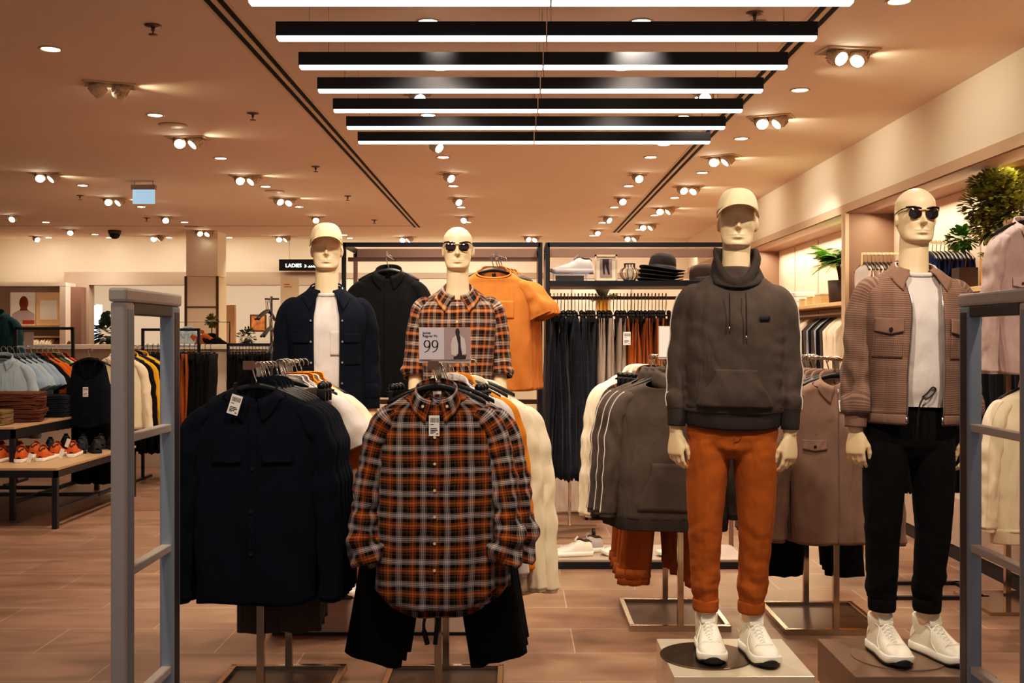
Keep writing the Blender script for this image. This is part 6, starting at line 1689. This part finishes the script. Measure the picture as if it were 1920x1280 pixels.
frame_rack('black frame rack of black trousers left of the navy mannequin', at(428, 0, 11.6).x, at(524, 0, 11.6).x, 11.6, ztop=1.44)
c = copy_tree(lo_shirt, (at(-6, 0, 12).x, 12, 1.78), 0, label='teal knitted top on a stand at the left edge', group='teal top'); setmat(c, MATS['teal_knit'])
# long partition counter
mb = MB(); px1 = at(735, 0, 12.4).x
mb.box(-9.5, px1, 12.4, 12.9, 0, 1.37); pt = struct('wall_partition', mb, WALLC); 
mb = MB(); mb.box(-9.55, px1+.03, 12.33, 12.95, 1.37, 1.42); mb.build('ledge', mat('ledge_white', (234, 220, 200), rough=.5), pt, smooth=False)
mb = MB(); 
for px in (395, 430, 560): x = at(px, 0, 12.4).x; mb.box(x-.02, x+.02, 12.38, 12.41, 0, 1.37)
mb.build('panel_joint', GREIGE, pt, smooth=False)
# poster wall at the far left
pw = thing('wall_cabinet', 'greige wall cabinet with a ledge for posters at the far left', 'cabinet', (-8.62, 17.75, 0))
mb = MB(); mb.box(-.8, 1.018, .4, .45, 0, 2.358); mb.box(1.02, 1.12, .002, .548, 0, 2.358); mb.box(-.8, 1.122, -.0, .55, 2.36, 2.42); mb.build('carcass', WALLP, pw, smooth=False)
mb = MB(); mb.box(-.8, 1.02, .1, .4, 1.66, 1.70); mb.box(-.8, 1.02, .1, .4, 1.50, 1.53); mb.build('ledge', OAK, pw, smooth=False)
mb = MB(); mb.box(1.124, 1.30, .2, .55, 0, 2.355); mb.build('side_panel', GREIGE_D, pw, smooth=False)
def poster(label, px0, px1, py0, py1, Y, m):
    a = at(px0, py1, Y); b = at(px1, py0, Y); t = thing('poster', label, 'poster', ((a.x+b.x)/2, Y, a.z)); w = (b.x-a.x)/2; h = b.z-a.z
    mb = MB(); mb.box(-w, w, -.01, .01, 0, h); mb.build('board', m, t, smooth=False); return t, w, h
PW = mat('poster_white', (246, 236, 222), rough=.5, emit=.12, ecol=(255, 236, 205))
t, w, h = poster('poster of a person in a white shirt on the far left ledge', 20, 66, 548, 610, 17.9, PW)
mb = MB(); mb.ball((.02, -.012, h*.68), (.075, .004, .115), 18, 12); mb.add([(.0-.03, -.013, h*.55), (.07, -.013, h*.55), (.09, -.013, h*.45), (-.05, -.013, h*.45)], [(0, 1, 2, 3)]); mb.build('printed_face', mat('print_skin', (170, 92, 50), rough=.7), t)
mb = MB(); mb.add([(-.18, -.012, .02), (.2, -.012, .02), (.2, -.012, h*.35), (.09, -.012, h*.47), (-.06, -.012, h*.47), (-.18, -.012, h*.35)], [tuple(range(6))]); mb.build('printed_shirt', mat('print_lilac', (226, 216, 222), rough=.7), t, smooth=False)
mb = MB(); mb.box(.0, .2, -.014, -.0125, .02, .09); mb.build('printed_patch', mat('print_red2', (208, 90, 50), rough=.7), t, smooth=False)
t, w, h = poster('pale orange poster on the far left ledge, right of the portrait', 68, 117, 548, 610, 17.9, mat('poster_peach', (246, 206, 150), rough=.5, emit=.1, var=.15, vscale=5))
mb = MB(); mb.box(-.15, .13, -.014, -.011, .10, .42); mb.build('printed_panel', PW, t, smooth=False)
slabs(22, lambda k: (-8.60+.040*k, 17.95, 1.49), 'cream garment hanging below the posters', 'cream garments below the posters', MATS['cream'], L=.6, t=.05)
slabs(6, lambda k: (-8.60+.040*(22+k), 17.95, 1.49), 'dark brown garment hanging below the posters', 'brown garments below the posters', MATS['brown_fold'], L=.6, t=.05)
t = thing('notice_card', 'small white notice card on the far left rack', 'sign', at(54, 648, 11.05)); mb = MB(); mb.box(-.05, .05, -.002, .002, 0, .14); mb.build('card', MATS['tag_white'], t, smooth=False); mb = MB(); mb.box(-.052, .052, -.008, .008, -.012, .0); mb.build('holder', GREIGE, t, smooth=False)
# inside the first portal
tube = mat('tube_glow', (236, 246, 250), emit=1.6, ecol=(225, 242, 255))
t = thing('tube_lamp', 'cluster of white vertical light tubes inside the left portal', 'lamp', at(170, 648, 18.9)); t.location.z = 0
for px, a, b in ((160, 558, 612), (166, 570, 632), (173, 572, 640), (181, 570, 640), (189, 571, 605)):
    p0 = at(px, b, 18.9); p1 = at(px, a, 18.9); mb = MB(); mb.tube([(p0.x-t.location.x, .05*(px % 3), p0.z), (p1.x-t.location.x, .05*(px % 3), p1.z)], .026, n=10); mb.build('light_tube', tube, t)
mb = MB(); mb.box(-.12, .14, -.02, .06, 0, .05); mb.tube([(0, .02, .05), (0, .02, 1.5)], .02); mb.build('stand', GREIGE, t)
t = thing('broadleaf_plant', 'dark broad-leaved plant beside the light tubes', 'plant', (at(197, 0, 18.7).x, 18.7, 0)); pot(t, .16, .2, .4, DPOT); mb = MB(); mb.tube([(0, 0, .35), (0, 0, 1.4)], .02); mb.build('stem', BARK, t)
blobtree(t, [((0, 0, 1.6), (.17, .17, .3))], 130, .16, .06, LEAFD, rp)
def far_wall_bits():
    t = thing('room_divider', 'tan display panel seen right of the mirrored column', 'panel', (at(432, 0, 19).x, 19, 0)); mb = MB(); mb.box(-.07, .09, -.05, .05, 0, 2.08); mb.build('board', mat('panel_tan', (196, 160, 128), rough=.7), t, smooth=False); mb = MB(); mb.box(-.09, .11, -.07, .07, 0, .05); mb.build('foot', GREIGE, t, smooth=False)
    t = thing('wall_picture', 'framed orange and dark picture on the far wall right of the column', 'picture', at(484, 622, 20.9)); mb = MB(); mb.box(-.16, .16, 0, .03, 0, .34); mb.build('frame', mat('frame_brown', (110, 70, 44), rough=.5), t, smooth=False); mb = MB(); mb.box(-.13, .13, -.01, 0, .03, .31); mb.build('print', mat('print_orange', (226, 150, 86), rough=.6, var=.5, vscale=9), t, smooth=False)
    for i, (px, y, lb) in enumerate(((463, 16.2, 'leafy plant on the partition side right of the column'), (397, 15.5, 'small round topiary plant reflected near the column'))):
        t = thing('leafy_plant', lb, 'plant', (at(px, 0, y).x, y, 1.2 if i else 1.25)); pot(t, .09, .11, .16, DPOT); blobtree(t, [((0, 0, .26), (.13, .13, .13))] if i == 0 else [((0, 0, .55), (.07, .07, .07))], 160, .06, .02, LEAFD if i == 0 else LEAFO, rp); mb = MB(); mb.tube([(0, 0, .12), (0, 0, .5 if i else .25)], .008); mb.build('stem', BARK, t)
        s = thing('pedestal', 'white pedestal carrying the %s plant' % ('leafy' if i == 0 else 'round'), 'pedestal', (at(px, 0, y).x, y, 0)); mb = MB(); mb.box(-.15, .15, -.15, .15, 0, (1.2 if i else 1.25)-.03); mb.build('column_body', WALLC, s, smooth=False); mb = MB(); mb.box(-.17, .17, -.17, .17, (1.2 if i else 1.25)-.03, (1.2 if i else 1.25)); mb.build('top_panel', MATS['ledge_white'], s, smooth=False)
    for i, (px, py0, py1, mm) in enumerate(((352, 612, 648, 'sky_shirt2'), (372, 628, 650, 'rust2'), (395, 622, 650, 'black_cloth2'))):
        c = copy_tree(lo_shirt, (at(px, 0, 15).x, 15, 1.62-.05*i), 0, label=['pale blue shirt displayed in front of the mirrored column', 'rust shirt displayed near the mirrored column', 'black shirt displayed near the mirrored column'][i], group='shirts near the column'); setmat(c, MATS[mm])
    t = thing('clothes_rail', 'black rail of display shirts near the mirrored column', 'clothes rack', (at(362, 0, 15).x, 15.05, 0)); mb = MB(); mb.tube([(-.3, 0, 0), (-.3, 0, 1.72), (.5, 0, 1.72), (.5, 0, 0)], .012, n=8); mb.build('rail_frame', BLACKM, t); mb = MB(); mb.box(-.32, .52, -.15, .15, 0, .015); mb.build('base', BLACKM, t, smooth=False)
    for k in range(8):
        t = thing('orange_bag', 'small orange folded top on the table right of the column', 'folded clothes', (at(470, 0, 14.2).x+.06*(k % 4), 14.2+.1*(k//4), 1.31), 0, 'orange folded tops'); mb = MB(); mb.ball((0, 0, .03), (.045, .06, .03), 14, 8); mb.build('folded_body', MATS['hot_orange'], t); 
    t = thing('tall_table', 'white table with the orange tops behind the partition', 'table', (at(480, 0, 14.2).x, 14.2, 0)); mb = MB(); mb.box(-.35, .35, -.25, .25, 1.27, 1.309); mb.build('table_top', MATS['ledge_white'], t, smooth=False); mb = MB(); mb.box(-.3, .3, -.2, .2, 0, 1.27); mb.build('pedestal_base', WALLC, t, smooth=False)
far_wall_bits()
# ladies sign
a = at(523, 507, 18.0); b = at(618, 486, 18.0)
t = thing('department_sign', 'black lit sign reading LADIES hung from the lintel', 'sign', (a.x, 18.0, a.z)); w, h = b.x-a.x, b.z-a.z
mb = MB(); mb.box(0, w, 0, .06, 0, h); mb.build('sign_box', mat('sign_black', (14, 11, 10), rough=.8, spec=.1), t, smooth=False, bevel=.005)
SG = mat('sign_glow', (255, 255, 250), emit=3, ecol=(235, 255, 245))
text('LADIES', .088, SG, t, (.11, -.004, .055), ext=.004)
mb = MB()
for pts in ([(.435, .095), (.455, .085), (.458, .062), (.43, .058)], [(.49, .062), (.51, .058), (.515, .080), (.53, .058), (.545, .058), (.55, .082), (.565, .058), (.58, .058), (.585, .084), (.60, .058), (.64, .058), (.645, .14)], [(.69, .058), (.69, .14)]): mb.tube([(x, -.006, z) for x, z in pts], .007, n=6)
mb.build('arabic_lettering', SG, t)
mb = MB(); mb.tube([(w*.2, .03, h), (w*.2, .03, CEIL-a.z)], .006); mb.tube([(w*.8, .03, h), (w*.8, .03, CEIL-a.z)], .006); mb.build('hanging_rod', GREIGE, t)
t = thing('info_board', 'cream information board left of the navy mannequin', 'sign', at(543, 650, 13.5)); mb = MB(); hh = at(543, 519, 13.5).z-at(543, 650, 13.5).z
mb.box(-.115, .115, 0, .02, .35, hh); mb.build('board', mat('board_cream', (234, 216, 190), rough=.6), t, smooth=False); mb = MB(); mb.box(-.07, -.0, -.003, 0, hh-.10, hh-.09); mb.box(-.07, .03, -.003, 0, hh-.13, hh-.122); mb.build('printing', MATS['print_red'], t, smooth=False); mb = MB(); mb.tube([(0, .01, .35), (0, .01, -t.location.z+.01)], .012); mb.lathe([(.15, -t.location.z), (.15, -t.location.z+.01), (.001, -t.location.z+.012)], n=24); mb.build('pole', MATS['chrome'], t)
# bunch of spare hangers on a stand
sx = at(506, 0, 8.2).x
t = thing('hanger_stand', 'thin dark stand holding spare hangers left of the navy mannequin', 'stand', (sx, 8.25, 0)); mb = MB(); mb.tube([(0, 0, 0), (0, 0, 1.82)], .010); mb.tube([(-.05, 0, 1.80), (.06, 0, 1.80)], .007); mb.build('pole', BLACKM, t); mb = MB(); mb.lathe([(.16, 0), (.16, .012), (.001, .014)], n=24); mb.build('base', BLACKM, t)
for k in range(6): hanger_at(sx-.03+.012*k, 8.22, 1.70-.13*(k//2), rz=1.42+.05*k, label='spare dark hanger bunched left of the navy mannequin', group='spare hangers left of the navy mannequin')
for o in (lo_shirt, lo_tee):
    for ch in list(o.children): bpy.data.objects.remove(ch)
    bpy.data.objects.remove(o)
# ------------------------------------------------------------- lamps
def lamp(kind, loc, power, col=(255, 214, 168), size=.05, rot=None, target=None, cone=100, blend=.8, sy=None, name='lamp'):
    l = bpy.data.lights.new(name, kind); l.energy = power; l.color = lin(col)[:3]
    if kind == 'SPOT': l.spot_size = math.radians(cone); l.spot_blend = blend; l.shadow_soft_size = size
    elif kind == 'POINT': l.shadow_soft_size = size
    elif kind == 'AREA':
        l.shape = 'RECTANGLE'; l.size = size; l.size_y = sy or size
    o = bpy.data.objects.new(name, l); C.objects.link(o); o.location = loc
    if target is not None: o.rotation_euler = (Vector(target)-Vector(loc)).to_track_quat('-Z', 'Y').to_euler()
    elif rot: o.rotation_euler = rot
    return o
WARM = (255, 234, 210)
for i, p in enumerate(DP_):
    if p.y < 17.8: lamp('SPOT', (p.x, p.y, CEIL-.03), 100, WARM, .05, (0, 0, 0), cone=125, blend=.9)
# gimbal heads throwing light: over the displays
for (x, y, tx, ty, tz, e) in ((.55, 2.9, .85, 4.3, 1.5, 90), (1.9, 2.9, 1.6, 4.25, 1.5, 90), (-.9, 3.8, -.97, 5.45, 1.6, 85), (-.2, 3.8, -.3, 5.45, 1.6, 85), (-1.3, 2.7, -1.0, 4.1, 1.0, 50), (-.1, 2.7, -.3, 4.1, 1.0, 70),
                              (1.3, 4.2, 1.1, 5.4, 1.0, 60), (.6, 5.3, .8, 6.9, 1.4, 60), (-.4, 5.4, -.3, 6.8, 1.4, 60), (-3.4, 7.4, -3.9, 8.9, .6, 80), (-2.6, 8.6, -2.8, 10.5, 1.2, 60), (2.2, 5.2, 3.3, 6.3, 1.5, 70), (2.2, 9.4, 3.3, 11, 1.5, 70), (2.4, 3.6, 2.7, 5.2, 1.3, 40)):
    lamp('SPOT', (x, y, CEIL-.08), e*1.5, (255, 236, 210), .05, target=(tx, ty, tz), cone=62, blend=.7)
# grazing beams on the ceiling beside the tilted fittings
for p, n, ang in GP:
    if n == 2 and p.y < 14:
        a = math.radians(ang); d = Vector((-math.cos(a), -math.sin(a), 0)) if ang > 100 else Vector((math.cos(a), math.sin(a), 0))
        lamp('SPOT', p+d*.12+Vector((0, 0, -.07)), 5, (255, 236, 196), .02, target=p+d*1.2+Vector((0, 0, .06)), cone=90, blend=1)
# added wall-brightening lamps, then far room and niches
for y in (3.2, 5.0, 6.8, 8.6, 10.4, 12.4, 14.6): lamp('SPOT', (1.75, y, 3.10), 26, (255, 232, 206), .05, target=(2.97, y, 2.62), cone=95, blend=1)  # added spots without fittings, to brighten the bulkhead
lamp('AREA', (-4.5, 17.6, 2.9), 48, (255, 230, 200), 9, target=(-4.5, 18.4, 2.0), sy=.2)  # added area lamp, no fitting modelled, to brighten the back wall
lamp('AREA', (.6, 17.6, 2.9), 22, (255, 222, 196), 5, target=(.6, 18.4, 1.6), sy=.2)  # second added lamp for the back wall, behind the frame unit
lamp('AREA', (-5, 19.6, 3.1), 80, (255, 236, 212), 9, rot=(0, 0, 0), sy=1.5)
lamp('AREA', (3.22, 7.5, 2.60), 48, (255, 226, 186), .08, rot=(0, .25, 0), sy=4.0)
lamp('AREA', (3.22, 11.7, 2.60), 58, (255, 226, 186), .08, rot=(0, .25, 0), sy=4.0)
lamp('AREA', (3.22, 16, 2.60), 45, (255, 226, 186), .08, rot=(0, .25, 0), sy=4.0)
# ------------------------------------------------------------- camera and light
cam = bpy.data.cameras.new('camera'); cam.sensor_width = 36; cam.lens = FPX/1920*36; cam.clip_end = 60
cam.shift_x = -(CX-960)/1920; cam.shift_y = (CY-640)/1920
co = bpy.data.objects.new('camera', cam); C.objects.link(co); co.location = (0, 0, EYE); co.rotation_euler = (PI/2, 0, 0)
bpy.context.scene.camera = co
vs = bpy.context.scene.view_settings; vs.view_transform = 'Standard'; vs.look = 'None'
vs.use_curve_mapping = True; cm = vs.curve_mapping; cv = cm.curves[3]; cv.points.new(.035, .025); cv.points.new(.40, .425); cm.update()
w = bpy.data.worlds.new('world'); bpy.context.scene.world = w; w.use_nodes = True
w.node_tree.nodes['Background'].inputs[0].default_value = lin((215, 205, 200)); w.node_tree.nodes['Background'].inputs[1].default_value = .45
